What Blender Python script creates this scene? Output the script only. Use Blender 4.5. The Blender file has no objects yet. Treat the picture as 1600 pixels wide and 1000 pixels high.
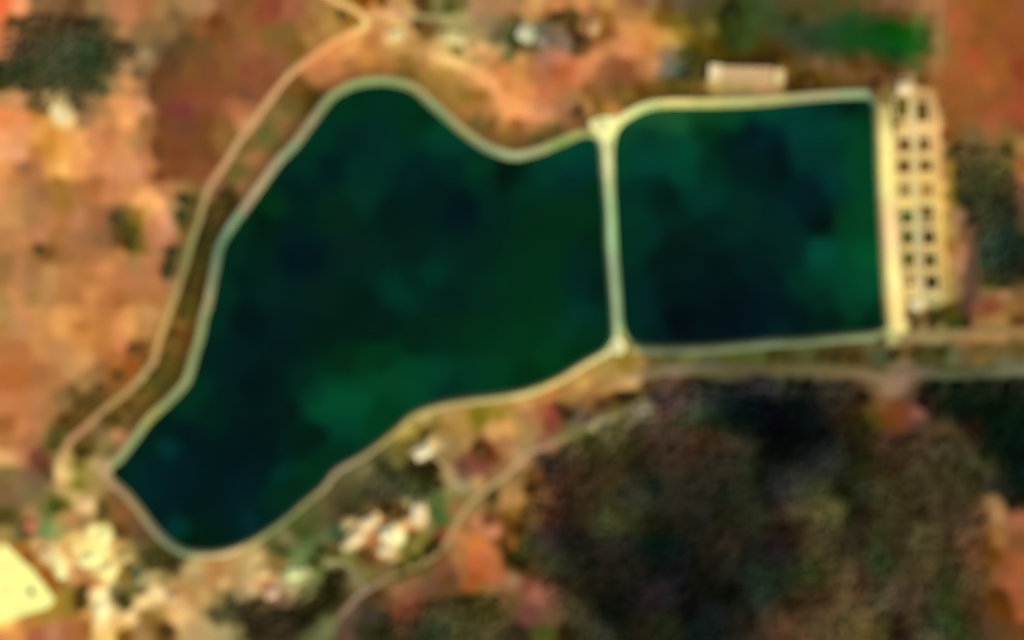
import bpy, math, random
import numpy as np
from mathutils import Vector
random.seed(7)
R = np.random.RandomState(7)
S = bpy.context.scene
COL = S.collection

# ---------------------------------------------------------------- camera, world, sun, exposure
CAM_H = 3000.0
cam_d = bpy.data.cameras.new('camera')
cam = bpy.data.objects.new('camera', cam_d)
COL.objects.link(cam)
cam.location = (0, 0, CAM_H)
cam.rotation_euler = (0, 0, 0)
cam_d.sensor_width = 36
cam_d.lens = 36 * (CAM_H - 1.0) / 800.0
cam_d.clip_start = 1.0
cam_d.clip_end = 30000
cam_d.dof.use_dof = True                      # the picture is soft: a lens focused well short of the ground
cam_d.dof.focus_distance = CAM_H / 2
BLUR_M = 5.0                                  # radius of the blur on the ground, metres
cam_d.dof.aperture_fstop = (cam_d.lens / 1000.0) / (2 * BLUR_M)
S.camera = cam

SUN_EL, SUN_AZ = math.radians(52), math.radians(140)     # azimuth from north, clockwise: south-east
w = bpy.data.worlds.new('World')
S.world = w
w.use_nodes = True
nt = w.node_tree
bg = nt.nodes['Background']
sky = nt.nodes.new('ShaderNodeTexSky')
sky.sky_type = 'NISHITA'
sky.sun_disc = False
sky.sun_elevation = SUN_EL
sky.sun_rotation = SUN_AZ
nt.links.new(sky.outputs[0], bg.inputs[0])
bg.inputs[1].default_value = 0.05
sun_d = bpy.data.lights.new('sun', 'SUN')
sun_d.energy = 4.2
sun_d.angle = math.radians(0.5)
sun_d.color = (1.0, 0.95, 0.87)
sun = bpy.data.objects.new('sun', sun_d)
COL.objects.link(sun)
dirv = Vector((math.sin(SUN_AZ) * math.cos(SUN_EL), math.cos(SUN_AZ) * math.cos(SUN_EL), math.sin(SUN_EL)))
sun.rotation_euler = dirv.to_track_quat('Z', 'Y').to_euler()
S.view_settings.view_transform = 'Standard'
S.view_settings.look = 'None'
S.view_settings.gamma = 1
S.view_settings.use_curve_mapping = False
S.view_settings.exposure = 0.8
S.render.engine = 'CYCLES'
S.cycles.use_denoising = True
S.cycles.max_bounces = 5

# ---------------------------------------------------------------- survey: colours of soil, scrub and water read at points, tree shade kept in the wood colours
# coordinates are survey units of half a metre, east from the west edge and south from the north edge
LAND_SAMPLES = """
@0 0
5 5 f07040;30 10 e89868;10 50 c87848;0 25 e87a48;60 5 8a6440;90 15 7a5a38;120 15 6a4a2c;150 15 8f6f46;180 10 b07850;200 20 bc7850;230 5 a86c40;250 15 a07848;290 10 a07a50;320 10 a57a52;350 5 8e5c3c;380 5 85562c;395 20 8a5a2e
5 75 c87c50;20 35 5a4818;50 45 50401c;80 40 4a3818;110 35 483418;130 45 3e3a20;150 40 4c4428;170 45 7a5e38;190 50 a87850;220 50 8c6c40;260 45 8a6840;280 25 80603a;310 40 8a5a30;335 35 7a4620;350 50 7c5028;380 50 8a5c30
25 75 3e3428;50 70 4a3c24;75 75 424028;100 70 454c34;120 65 404830;140 75 2a4424;160 70 304020;180 75 4c3c20;200 80 4e3a24;215 75 7c6440;228 85 9a8260;245 75 745e3c;260 85 604628;290 65 644c28;320 75 74502a;350 80 84542c;380 80 8a5a38;395 75 9a6038
10 110 2e3a1c;25 115 1c3a1c;50 105 3c4020;75 100 444a2c;100 105 40482e;130 100 2c3c20;150 100 24401e;165 100 344018;180 105 5a4a28;200 105 a88058;215 115 7a5c38;230 100 8a6c48;250 115 6c4424;270 100 644428;300 110 7c5028;330 110 7c4c2c;360 110 84562c;385 110 8c4c34;400 110 8e5434
0 135 4c4018;20 130 2a3c18;50 135 3c3818;80 125 3c4426;110 130 444428;140 130 2e3c1a;160 140 58502a;180 135 a88050;200 130 d09058;215 140 a8744c;240 140 70482a;265 140 744828;290 150 80482c;320 145 854c28;350 140 84502c;380 150 7c5034
10 150 c08858;30 155 c88c60;50 165 7a6030;65 165 5c4018;80 160 c0a060;95 178 f0d890;110 185 f0c880;120 165 48341c;140 165 8c6c44;160 170 b08048;180 165 d89458;195 165 e89a5c;210 160 d89460;225 165 c89068;240 160 804c2c;265 170 7c4030;290 172 7c3c34;310 160 884c34;335 165 8c5034;360 165 a0603c;380 170 a86840
10 180 e88c50;35 180 e08c54;55 180 c8863c;70 190 dc9a50;130 185 a87c50;160 190 d08c54;195 185 f0a860;215 180 d89460;230 190 9c6a38;260 190 784828;290 195 704430;320 190 784a24;350 190 8a5e2e;370 180 b47048;385 190 c88e5c
10 215 f0a068;35 210 e09460;60 210 e0a050;80 215 d8903c;100 215 e8a050;125 215 f0a860;145 220 d88c58;170 210 c8804c;195 215 d88c54;210 220 b48a50;230 220 a86c40;245 225 7c4a24;290 220 784828;320 225 744a22;345 220 8c6430
5 240 f0a870;30 240 e8a070;55 240 c88040;75 235 d08c38;100 240 f0a850;130 240 f0a460;160 240 d48850;200 240 d89058;225 245 c07c50;245 240 784c28;280 240 784424;320 240 784828
5 265 e09858;25 275 c88048;40 262 a87048;60 265 b87848;80 262 e09c50;100 262 f8b868;120 265 e89c58;150 262 d88c58;180 262 d89060;215 265 d89468;235 265 c07c4c;250 270 885028;280 265 804c28;310 265 84502c
5 300 d89058;25 300 c08c50;45 300 ac7850;65 300 a06c40;90 285 a87430;100 310 a07430;120 300 b07440;150 290 b4703c;170 300 c88050;200 295 d48c54;225 310 f4ac68;245 320 f8b470;260 300 b87a4c;280 300 9c7444;290 315 5c4c1c;283 340 584c1c
5 340 c89058;25 340 c08c54;45 340 a87848;70 350 b4784c;100 340 b07440;120 345 b87c54;150 340 a0683c;165 345 906040;185 345 6c5430;200 350 645830;207 355 6a5a14;215 340 987028;230 335 d89c58;240 350 c88054;255 340 e89c70;265 350 c4906c;275 330 a88858
10 375 b47c48;35 375 c08050;60 370 b87c54;90 370 a8703c;110 375 a87048;130 370 a06c44;160 375 906440;185 370 6c4c24;200 380 6a4818;210 380 6c5810;222 385 8c6830;235 375 b87850;255 370 c4805c;280 350 6c5828
10 410 9c7040;30 410 b4784c;50 400 a07040;65 395 805024;80 395 8c5c2c;100 400 a06c3c;130 395 a87044;160 400 b07444;190 400 b87844;208 410 a07c48;230 410 b8784c;250 400 ac7450;262 395 7c5838;270 400 5c4c24;265 420 644824;280 410 685c2c
5 430 a07440;30 440 b88050;50 430 a8784c;80 430 b88850;110 430 b87c48;140 430 b87840;165 420 c88450;190 430 b87448;210 440 b87850;240 440 b8784c;260 440 a07048
5 470 ac8448;25 465 c88850;50 470 a88048;75 470 b88450;100 465 b87c44;120 465 b87840;140 462 cc8850;165 475 b87440;185 475 b06c34;210 465 b87840;240 460 b07440;255 470 a87440
5 495 b08850;35 490 cc8858;60 490 cc9050;90 490 e09c58;115 495 d89450;140 490 c88448;170 490 c07c44;195 490 d89454;230 490 c08c54
335 300 8c6444;375 265 70602c;390 290 946c44;350 310 4a3c18;335 340 50401c;325 370 343410;318 400 3c3814;308 420 4c3c14;300 450 543c14;290 480 5c5018;280 500 7c5c28
390 250 9c6c40;380 230 74642c;415 205 6c6430;440 180 806838;455 165 6c5a28;470 140 7c5020;480 150 604818;500 115 b07444;520 100 c07c48;450 200 846038
5 515 b88048;30 515 c08858;60 520 cc8c50;95 510 e0a058;130 510 c07c3c;160 515 c48040;190 515 dc9058;205 510 dca058;225 515 b88048;235 540 8c6430;220 545 7c5020;205 550 94582c
10 550 b87440;35 550 b87440;60 545 c8884c;90 550 c48854;130 530 d08c48;160 540 c07c40;190 540 d48454;130 565 d09458;180 560 b46c38;200 580 945420;180 590 8c5a24;165 585 9a6434;150 590 9c7444
10 590 b86c38;30 590 b86c34;60 590 ac7040;90 590 b47844;110 580 c08c58;130 600 a07848;120 615 74562c;100 630 8c6c40;120 640 6c4c20;140 625 5c4820;155 610 705024;105 655 5c4418;125 635 5c4a18
10 630 c47c48;35 630 c07844;60 625 b87c4c;80 640 a87444;60 670 b4784c;75 680 7c6c34;85 690 5c5824;10 665 a86834;35 670 c47c4c;10 690 b47840;45 690 a86c44;15 715 d8a468;35 715 b87850;55 715 7c4c34;65 730 74482c;45 740 806044;15 740 847040;75 745 6c5434
265 530 6c5424;275 520 744818;255 570 5c4c18;240 590 544c1c;225 610 6c5820;205 640 705424;190 665 7c5c30;185 680 c08858;170 655 644c18;165 690 8c7848;155 675 806444;140 690 6c5828;130 710 644c14;120 730 847430;105 720 b49860;140 735 a48c4c;155 730 d0b07c;110 745 c0b060;100 742 e0b878
5 760 7c6038;25 760 846848;15 785 7c6040;45 770 7c6c44;60 760 786444;75 760 947848;95 765 c09c64;110 755 a89444;125 760 8c8028;140 770 a88c50;10 805 5c5020;25 815 685c28;45 820 cc7850;55 805 a07c54;70 800 6c7434;85 780 6c6c28;100 790 74681c;120 775 c4a868;130 785 e0b880;145 790 d8b880;160 790 7c6430;175 790 846038;190 800 8c5c34;160 805 80682c
10 840 a08448;25 840 707048;40 830 5c4c30;70 825 748c50;85 830 9c9c58;100 815 b48c54;115 810 bc8c58;130 815 ac8850;150 830 fff0a0;165 835 fffca0;180 830 7c5c28;195 830 745428;210 825 785834;220 840 6c5030
0 858 e0b868;35 855 a46c24;45 870 9c6424;55 880 b07c38;60 855 c89c68;70 870 e8c88c;85 875 ffec98;95 890 fff8a0;105 860 e8b068;115 850 f8cc70;130 860 ffe890;145 870 fff89c;160 860 fff098;180 850 d8ac60;175 880 f0c878;190 870 ccac60;200 860 a08c50;215 855 70603c;230 860 5c5428;250 870 4c4818;260 885 3c3404;275 880 484014;240 880 484418
90 940 a88028;85 910 a46c28;75 895 b06c20;100 920 9c7c34;105 940 907c30;125 940 7c4c10;130 920 805420;120 900 c89058;100 895 e8a878;150 905 d09050;160 890 ffe890;170 905 ffe890;195 900 a07c30;210 900 5c6448;220 910 b0a470;180 920 948458;190 935 6c6028;200 945 5c5018;220 925 64541c;235 930 e8c888;250 925 f8dc9c;220 940 f0cc8c;155 930 ffecac;155 955 fff0b0;165 950 f8d898;200 965 f0cc8c;185 975 e0b068;170 990 f8c870;160 970 ffe0a0;140 960 d09c54;130 980 b07438;110 985 b06c40;60 990 b46848;80 985 b87c58;20 990 e09050;10 982 f0b060;0 1000 e88850;50 970 b88038;195 995 98681c;215 990 a07c50;225 960 9c7838;240 975 8c6a34;255 960 b48c4c;255 980 64481c;270 960 e0b070;285 965 e0b878;300 980 c09c68;320 985 b8a068;350 990 a89868;365 985 847848;280 940 d0a468;300 930 b88c50;320 930 c09c60;340 930 9c8048;355 935 6c6038;365 950 3c4024;340 960 645c38;385 960 2c2c14;395 975 302414;395 945 4c4420;380 930 98845c;350 910 c8a86c;330 905 b88850;340 900 b07c44;360 905 b88c58;300 905 b09058;280 920 b88850;265 915 c09860;255 905 94844c;240 900 b8a06c;300 890 b8a068;380 890 b8a468;400 890 d0b478;370 890 b88c54;395 920 c8a878
20 862 b88038;70 962 a88030;5 975 ffe060
@400 0
10 895 e0b878;15 910 c89058;25 925 cca888;10 940 685028;40 930 a07858;30 880 907840;40 860 54582c;50 840 747048;60 830 4c5424;75 835 485424;85 855 5c6c40;70 870 6c8048;60 897 c0c888;75 895 acac6c;90 905 747c48;55 915 a8a068;75 925 847c4c;100 860 44501c;115 865 4c5018;105 880 384814;90 880 4c6428;110 875 a09464;120 850 745c34;105 840 5c6c48;125 835 4c6444;100 830 5c5830;90 820 4c5428;120 810 5c5030;140 790 4c4428;165 775 4c4c28;150 790 4c4828;180 765 4c4c30;200 760 545838;215 755 3c4c30;220 770 4c4c38;235 765 485028;250 775 3c5028;265 755 343c14;280 755 303804;190 780 403c28;170 795 6c5830
150 825 d0b478;155 840 f0d0a0;165 845 c89868;160 855 c8a870;175 815 f4d498;185 810 ecc88c;190 825 d09860;182 845 c08050;195 800 5c4010;215 800 74480c;225 800 684408;205 790 5c4820;245 790 b0a078;252 800 ecd0a0;255 815 e8c898;240 820 d8a468;210 830 fff4b8;222 838 fffcb8;205 855 f8dca8;215 865 d0b070;195 855 dca878;175 865 7c5418;170 870 784c10;245 830 8c5c1c;235 850 847838;260 840 7c7c38;270 825 8c7c4c;250 860 8c8044;240 875 747028;225 885 847440;200 885 80643c;180 890 746830;150 870 707838
285 775 5c6c38;300 770 848044;315 755 a89868;280 800 5c6c38;290 815 546c34;285 830 704c24;290 838 a44c30;280 845 5c3c14;270 860 3c3808;255 875 504c14;240 890 4c4410;225 900 504414;285 865 78502c;300 850 947048;295 890 805038
310 830 b07444;330 820 9c6c3c;345 815 bc7c54;365 815 7c4c28;370 830 c88060;320 840 b87844;340 850 cc7834;360 860 c87444;375 870 b46c40;380 850 8c5424;340 880 c46438;360 890 b46438;320 870 a07040;325 895 9c6038;345 905 a45424;370 905 b0603c;395 870 402c04;390 850 4c3410;395 820 6c4818;390 780 b08050;395 765 a07c44;370 775 604c20;350 780 8c7040;340 790 907848
320 760 8c8c5c;345 755 b08858;370 755 806434;320 800 9c6c40;315 785 8c6c3c
120 910 2c2808;135 900 3c3418;110 930 201c00;85 950 201c00;75 970 181800;60 960 302c18;35 960 3c3420;10 970 3c3020;40 990 3c3420;100 950 303004;90 990 545c34;110 980 646c44;150 900 786c48;165 890 747040;155 960 5c4838;170 960 443828;185 960 403c2c;140 990 5c4434;165 985 343420;200 940 644428;190 925 503814;205 910 785838;225 920 8c6444;245 910 845c40;240 940 845438;230 955 84442c;250 950 743c28;270 920 704c38;300 905 6c4828;290 930 644828;280 950 504428;265 960 48441c;280 980 2c442c;300 970 4c4c2c;310 955 484828;330 950 383408;350 945 484408;370 950 3c3c08;390 930 7c5430;375 920 8c6844;395 950 644c2c;360 920 886430;330 970 44481c;350 980 484020;370 985 5c5428;390 990 3c3020;230 975 5c3c24;210 985 383014;250 990 2c3018;190 990 2c2c14
235 675 b09850;260 655 b4a068;255 665 907c34;280 665 8c7430;265 675 645014;300 655 ac8c50;320 660 ac8844;350 655 84741c;380 650 98802c;395 640 a8843c;370 670 c8985c;395 665 d89c54;300 670 a07838;290 685 a08454;262 705 d8c890;250 710 d8c090;275 695 d8bc80;240 690 706424;230 705 74682c;240 720 544c18;220 720 6c6438;200 735 40401c;210 745 30381c;180 745 706844;240 735 3c3c14;260 735 2c2800;280 725 3c2c00;270 745 302c00;290 720 8c7c4c;310 700 947848;330 690 a8844c;345 700 804824;355 708 6c3018;370 715 7c4c28;390 700 a87444;330 720 805038;320 730 704c38;350 730 845040;380 735 946844;300 740 a88858;395 725 9c7444;320 745 84604c
5 20 904c30;25 10 8c4830;60 15 a06040;50 50 846030;25 60 80602c;80 40 9c6c38;95 15 a07440;15 100 8c5434;30 90 8c5c38;5 140 8c5434;20 130 885030;60 75 805c24;90 60 a87840;115 35 b08844;145 25 a07024;130 15 a07838;175 3 885008;195 5 805014;185 12 d09050;215 8 c08c58;210 22 e8b070;240 15 d0a868;250 5 7c5430;265 15 604c18;285 10 7c7444;300 15 5c5c24;320 5 7c6c3c;340 15 b08460;370 10 a87c54;395 5 ac7c50
160 60 e0a058;200 40 c89050;190 60 c88448;150 80 e09c58;120 90 dc8c50;100 105 c87c48;170 65 c07c40;170 85 c88840;200 80 c08844;230 70 c89454;220 55 f8e090;210 55 f0c080;240 50 c89c64;255 45 74501c;270 42 806030;280 35 8c7444;300 30 b0a468;325 30 a89c60;300 60 d0c078;317 60 e8d48c;330 45 9c9458;345 55 b4a060;350 35 a08058;350 75 e8b078;340 80 ac8c48;315 75 9c8c3c;360 90 c89054;370 85 d0985c;365 45 94805c;375 50 7c603c;385 60 706c44;395 55 5c6838;385 75 a8905c;395 85 706c3c
250 65 b08844;260 80 c8985c;280 90 e0ac64;300 95 f8cc80;320 100 e8bc74;310 110 c08c48;290 110 b88c3c;260 100 b07c44;230 95 9c7434;200 100 b0783c;150 100 b47840;240 110 8c6c2c;270 125 a07c38;290 130 9c7434;300 120 b08844;330 120 c89050;350 120 f0ac68;370 130 f8ac70;385 110 d8884c;395 130 d88848;380 100 b87840;395 150 e09454;385 160 f8a468;395 175 f8a868;370 150 c88850;350 150 a8742c;330 150 94702c;340 170 a8743c;320 145 a07838;365 180 b47c44;385 190 c08848;370 195 805c2c;390 210 84682c;350 190 7c6834;395 195 b4743c
@800 0
5 765 a07848;10 780 b08448;5 800 8c6424;30 765 5c3c14;50 770 84582c;65 765 4c2820;90 770 382818;120 770 403020;150 770 383418;180 770 303424;200 780 383c2c;222 762 0c2418;240 780 302c24;270 770 2c281c;300 770 28281c;330 770 1c2418;360 770 28301c;390 765 142014;30 800 6c4c24;60 800 482014;90 805 2c1c10;110 795 342c14;150 815 3c4824;175 810 383c18;210 815 242408;240 820 1c1808;270 815 202018;300 810 242420;330 810 201c0c;370 810 282c1c;395 810 28301c;10 825 643c10;0 850 b46430;15 845 2c4c14;5 860 34480c;30 850 3c4428;50 840 443034;80 840 1c1c1c;110 850 201c18;150 850 2c2820;180 850 242420;215 850 001c10;240 850 001814;270 860 141818;300 850 201c10;340 850 30281c;380 860 1c1c18;15 880 3c3008;30 890 4c3414;60 880 343c24;90 890 242c18;120 885 1c1c14;150 890 201c14;190 880 1c1c14;220 885 101410;250 900 14141c;300 890 14140c;340 890 20201c;380 890 1c2c20;0 910 947050;20 915 804838;40 930 945c4c;55 935 8c5844;30 960 74443c;60 960 6c5038;90 950 504828;10 990 382c1c;50 990 484c1c;90 990 302808;110 970 404028;140 990 343828;120 930 1c1c10;80 910 342014;100 920 24240c;150 950 081008;160 970 0c140c;190 930 181414;215 925 282020;240 925 28242c;270 950 0c0c08;300 920 0c1008;340 930 080c04;240 980 202810;290 985 0c1c18;310 960 141c20;350 960 1c2018;390 985 3c3020;370 970 201c14;390 930 24342c;190 990 201c0c
150 580 a08444;130 590 b08848;110 605 c09850;180 570 947828;200 575 a07c44;230 570 705c28;170 600 d0a468;185 602 c89c60;140 610 946430;160 610 5c3c10;175 620 3c3408;190 620 44380c;190 595 a08c54;215 600 5c4428;240 590 503c2c;270 600 4c3828;300 600 28281c;330 600 242828;360 600 302c2c;395 605 404048
230 560 5c5830;250 560 4c5424;280 555 5c6834;310 555 505838;340 560 505424;370 560 485424;390 560 4c5424;220 580 705c34;250 578 8c7450;270 575 806c44;300 580 585028;330 585 505030;360 580 54482c;390 590 302c28;240 590 644c44
20 650 a87848;10 665 b08c50;50 640 a8643c;60 620 b87840;20 630 c08c50;40 610 b08844;65 645 984838;60 665 844834;30 670 a07848;75 640 503c1c;90 650 483c1c;105 650 705c54;120 655 5c4430;130 665 a0946c;145 655 746438;110 630 7c5c30;80 620 a8783c;100 610 a88048;120 620 98683c;140 635 5c4024
185 645 787058;205 640 908064;215 645 70644c;170 650 706434;150 670 605c30;120 680 505018;100 670 6c6840;90 685 706038;70 690 846444;50 695 8c5c48;20 690 a08450;5 710 b08c5c;15 720 ac8458;30 710 8c6c44;45 715 50402c;60 730 40302c;80 720 403424;100 730 443424;130 700 34300c;160 690 50502c;180 700 34340c;200 680 40301c;220 690 3c2c20;150 740 403018;120 740 3c2c14;90 745 3c2010;10 745 8c6838;30 740 704c24
225 620 403834;250 630 5c4448;280 620 444040;310 620 283034;330 625 082020;360 625 04141c;390 625 000c1c;350 640 001414;240 640 603c38;260 660 3c4424;300 650 203424;290 640 3c4c34;320 660 082810;350 660 04140c;380 650 000c10
230 670 48302c;260 680 48342c;290 680 442c14;310 680 40200c;340 690 3c3424;370 700 303024;395 700 080c04;390 670 040c0c;240 710 403024;270 710 3c2418;300 710 34281c;330 720 302c20;370 730 242c1c;200 720 201c08;215 735 302c20;250 740 382c20;290 740 2c2c1c;340 745 2c2c1c;395 740 040c04
5 5 a87c50;40 10 d09c60;70 8 c88050;110 10 d08c54;150 8 c09050;175 8 a07040;200 8 906040;220 5 8c7050;240 12 6c4c24;260 5 645440;290 10 544c30;320 10 4c4824;340 20 2c2c0c;370 15 384820;395 15 405028;25 20 c08c54;50 20 b07840;60 28 6c4c24;80 32 644818;100 28 6c5024;120 20 9c6c40;145 25 a06828;170 20 b07c44;190 25 b07844;210 25 a87c38;235 25 806018;260 30 706020;290 30 584c1c;310 45 68602c;330 35 343808;350 40 344414;380 35 3c5024;395 50 44481c
5 30 7c6434;15 50 b0ac80;25 55 c0bc90;35 60 98986c;5 60 4c5024;5 75 645028;30 75 5c5424;50 45 707058;60 60 786450;75 50 7c6850;90 45 5c4020;105 55 5c3c18;110 65 78481c;100 75 745028;85 70 847060;115 45 a8744c;128 43 d0a070;140 50 905c24;155 50 98602c;170 45 cc8c50;185 50 d09054;200 40 cc8c48;215 50 d08848;212 68 cc7c38;195 65 d88c50;180 75 dc8c5c;165 70 c88454;225 60 d09048;240 60 c09848;255 65 b89450;265 55 947420;275 65 6c5c20;290 75 584404;300 70 5c4c10;320 70 483c04;345 65 304018;370 70 3c4c20;395 75 483c0c;350 85 483c0c;380 90 4c380c;245 80 a07c5c;255 90 807050;270 85 5c5c24;250 105 606458;240 110 7c7064;265 110 3c4c34;280 105 40441c;290 90 44440c;295 105 504418;290 120 5c4c14;315 132 b09858;350 135 b09860;395 133 c8a06c
10 90 cc9450;30 85 a87444;45 90 a8705c;60 85 b07860;80 90 c87c58;90 100 c86c40;80 120 bc642c;65 115 b06444;50 120 b07044;30 110 b47444;15 110 c88848;5 130 dc9450;10 150 e49450;30 150 dc8c50;50 140 c4704c;60 150 c47848;75 130 b87040;110 100 d48454;130 95 d08858;120 115 c87c50;100 120 c87850;145 110 a0643c;160 105 98603c;180 105 94582c;160 115 8c5034;200 105 b07448;220 105 c88854;210 115 a06c38;185 120 885434;165 125 805430;130 130 9c6438;120 145 8c5c28;140 140 8c6034;150 155 8c6434;170 140 785820;200 135 704c14;230 135 745820;250 130 5c4c1c;270 135 68541c;290 140 7c602c;180 150 84682c;130 165 745418;145 170 a0702c;155 175 d49450;120 170 b0804c;100 150 a87444;90 165 a07450;80 175 a06c48;100 175 6c4420;108 180 845830;75 160 b0744c;50 165 cc8454;20 175 f4a868;5 165 f4a464;40 180 dc9464;60 180 c08854;10 195 a4602c;30 195 bc7c4c;50 200 8c6834;70 200 74602c;90 195 9c6c44;10 215 846030;40 215 706030;100 190 90683c
@1200 0
10 760 24282c;30 755 303034;50 770 404430;80 770 404824;110 760 1c1c08;125 770 182000;145 765 303830;170 760 3c3c1c;200 760 3c381c;240 760 3c3418;270 755 403820;300 760 403c1c;330 760 2c2c0c;345 755 34302c;370 765 2c2c24;385 760 001810;10 790 242018;30 795 483c30;60 800 504824;90 800 645834;105 800 545c28;130 805 24240c;150 800 281c10;180 800 3c381c;210 810 3c3418;240 800 34280c;260 780 50442c;280 775 382c18;300 800 443820;320 810 5c4430;335 800 6c4418;350 790 8c6c48;360 800 a07850;390 810 9c6040;380 780 141404;395 785 1c1008;10 820 2c140c;40 835 24180c;10 850 201820;60 840 443820;85 850 504828;110 850 34301c;145 840 302418;170 845 34401c;200 850 3c3018;240 835 545030;245 850 504828;280 850 403018;310 840 6c4c34;320 860 74442c;335 850 5c3404;345 870 68400c;360 840 906438;390 850 80502c;375 880 8c5028;395 880 9c5830;20 880 242820;30 900 1c2c14;65 900 304014;90 880 3c3c18;120 895 5c4c30;150 890 443424;170 880 28401c;185 900 303c14;220 900 4c3c20;250 880 504424;280 885 383818;300 900 4c4024;320 890 684028;340 900 5c4418;360 900 8c5434;385 910 a05838;5 930 1c2c1c;30 940 28200c;50 945 34240c;60 920 483420;90 930 40280c;120 920 604c30;120 950 645434;145 920 482c10;165 920 483028;170 930 485030;190 920 605040;210 930 503c30;240 925 543c2c;265 925 344018;290 920 303c10;310 910 5c4c28;320 930 583c20;360 935 5c3410;370 950 64380c;395 930 985434;10 960 58402c;40 980 644428;70 970 5c482c;15 990 5c3824;100 990 5c4c28;130 970 5c5024;155 970 745c38;160 990 5c4c1c;175 980 444420;200 980 2c1808;230 970 503c28;250 965 282c14;270 970 344824;290 970 2c4418;300 990 344018;320 960 44280c;340 980 543c28;370 980 5c4024;390 990 68401c;380 960 6c3810;395 960 985830;210 990 2c1c0c;250 995 54543c
205 510 e8d890;190 520 a8b070;215 505 d8c47c;230 505 5c5020;260 505 504418;290 503 3c5018;310 508 4c3018;330 510 947040;360 505 9c7840;395 505 6c4418;240 520 a08860;270 522 98905c;300 525 946c44;330 520 b0804c;360 517 ac8050;395 515 8c7048
180 540 605c38;200 535 a89c64;220 540 80643c;200 550 3c3008;180 560 4c5438;230 550 504418;270 550 48441c;250 565 4c4c28;290 555 5c6440;310 560 6c5434;330 545 70582c;360 550 705c34;395 550 645428;330 565 746030;370 575 686c50;395 575 645c44
10 560 3c3c14;35 565 44401c;60 560 4c5028;85 562 443c18;110 565 443818;140 565 4c4018;20 580 4c4c28;50 580 58502c;80 580 60543c;110 578 6c5c34;140 582 746040;170 585 58502c;195 585 7c6848;210 570 7c6850;230 590 6c5c3c;250 590 40442c;270 590 344028;310 590 303820;350 590 383c28;390 592 343828
10 600 404038;40 600 282c20;60 605 101c18;85 610 3c3430;110 605 443c30;140 600 4c3828;160 605 6c5838;190 605 8c7058;210 600 907060;225 610 5c4834;240 610 241c0c;260 605 182410;300 600 0c1c0c;340 605 142010;380 605 0c1808
10 630 04080c;40 640 000c10;70 630 0c1414;100 625 302820;130 630 302410;145 620 341c08;160 640 544418;180 630 745030;200 640 744424;190 655 6c3c14;215 650 743c28;235 645 7c5048;245 630 301c10;260 640 141c0c;300 640 00180c;350 640 001404;390 640 041c0c
10 670 00000c;40 680 000808;80 680 040c10;120 660 241c0c;140 650 3c2c08;150 670 202404;170 665 483c10;180 680 543430;210 690 4c3424;240 670 503c2c;270 670 4c3c24;300 690 40341c;320 670 281004;350 680 001c10;390 680 001c10
20 710 040804;60 720 141c1c;100 710 28302c;130 700 241c10;150 720 1c2404;180 710 3c2c1c;210 720 3c2818;240 710 443824;270 710 48402c;300 695 44402c;320 720 44402c;340 710 142004;370 710 041408;395 710 001008
10 740 20241c;60 740 30342c;100 735 30342c;130 740 202408;160 740 3c3418;190 735 302008;230 730 443c24;270 735 403c1c;300 730 303410;325 740 302c10;345 735 44442c;370 740 101c10;395 740 001c14
5 15 44502c;30 10 504828;60 10 544824;90 15 4c4c24;120 10 544824;160 8 684c2c;190 8 805840;220 10 885c3c;250 8 a07048;265 10 a86c44;285 8 a06030;310 10 9c5c2c;340 10 945824;370 10 905424;395 10 905430
10 30 3c4824;40 30 343c18;70 30 4c4c2c;100 28 3c4c28;130 30 2c4c24;160 28 3c4820;190 22 584424;215 22 644824;235 30 6c6c30;255 25 84603c;270 30 986840;290 25 b05c38;310 40 a05c2c;340 30 8c5424;380 30 945428
10 50 404c30;40 50 384430;70 50 30442c;100 50 284c28;130 45 1c4c1c;160 45 184c14;180 45 104810;200 45 085004;220 50 105810;235 50 406824;245 55 405020;258 50 706034;270 60 8c7040;290 40 ac6038;295 60 a05c30;330 60 905424;370 60 905028
10 70 4c3c1c;40 65 40442c;70 65 304428;100 68 284824;130 68 1c4c1c;160 65 144c1c;180 68 144c18;200 70 045414;220 75 106014;240 75 345c1c;258 80 6c5c2c;270 80 8c6838;300 80 a05c2c;325 88 a85028;350 80 985828;390 80 905028
10 85 483404;30 90 503c14;60 90 54482c;100 88 4c4c2c;130 90 404018;150 92 5c4824;175 85 2c4814;200 85 184418;210 90 2c4c20;225 95 4c5c28;240 95 70582c;265 95 9c6c40;290 95 a06030;320 95 ac5830;360 100 985c28;395 100 904424
5 130 c0a068;30 112 806030;45 110 54400c;50 105 644c24;80 100 745838;110 105 705030;140 105 643c14;165 105 5c4420;180 105 543410;195 110 4c3c18;210 108 6c4c28;225 110 6c6038;40 125 584010;65 125 543800;95 120 644c18;130 122 6c5028;155 120 6c4c28;175 118 6c4828;172 132 643814;190 125 785434;208 130 bc9464;213 138 fcd8a0;222 140 f4cc94;225 120 a08458;240 125 6c4818;250 120 905c2c;280 120 a05c2c;320 120 a05c2c;340 128 a86030;370 125 985828;395 110 8c4424
185 145 847040;240 140 b08850;255 145 b47c48;265 135 945c2c;290 140 985828;330 145 945c2c;370 140 90542c;395 145 984c2c
255 160 b8884c;272 160 945c30;300 170 945828;340 170 94542c;375 160 98542c;395 170 a04c2c;280 185 905828;310 190 8c5c2c;350 190 a05838;390 190 98502c;278 210 8c5424;300 210 80582c;320 215 74603c;350 205 946038;380 210 806430;395 200 885030;300 235 6c5028;330 240 5c4c24;350 235 7c6034;380 235 4c4414;395 230 a07440;285 240 705c30
285 260 a07c38;300 260 5c5024;315 255 4c4824;330 260 444428;350 260 5c5c28;375 260 605c28;390 260 985c2c;398 280 a0643c;285 280 a07c38;300 285 48481c;320 285 343c1c;340 280 404424;360 280 48481c;380 285 443c1c;395 300 704838
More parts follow.
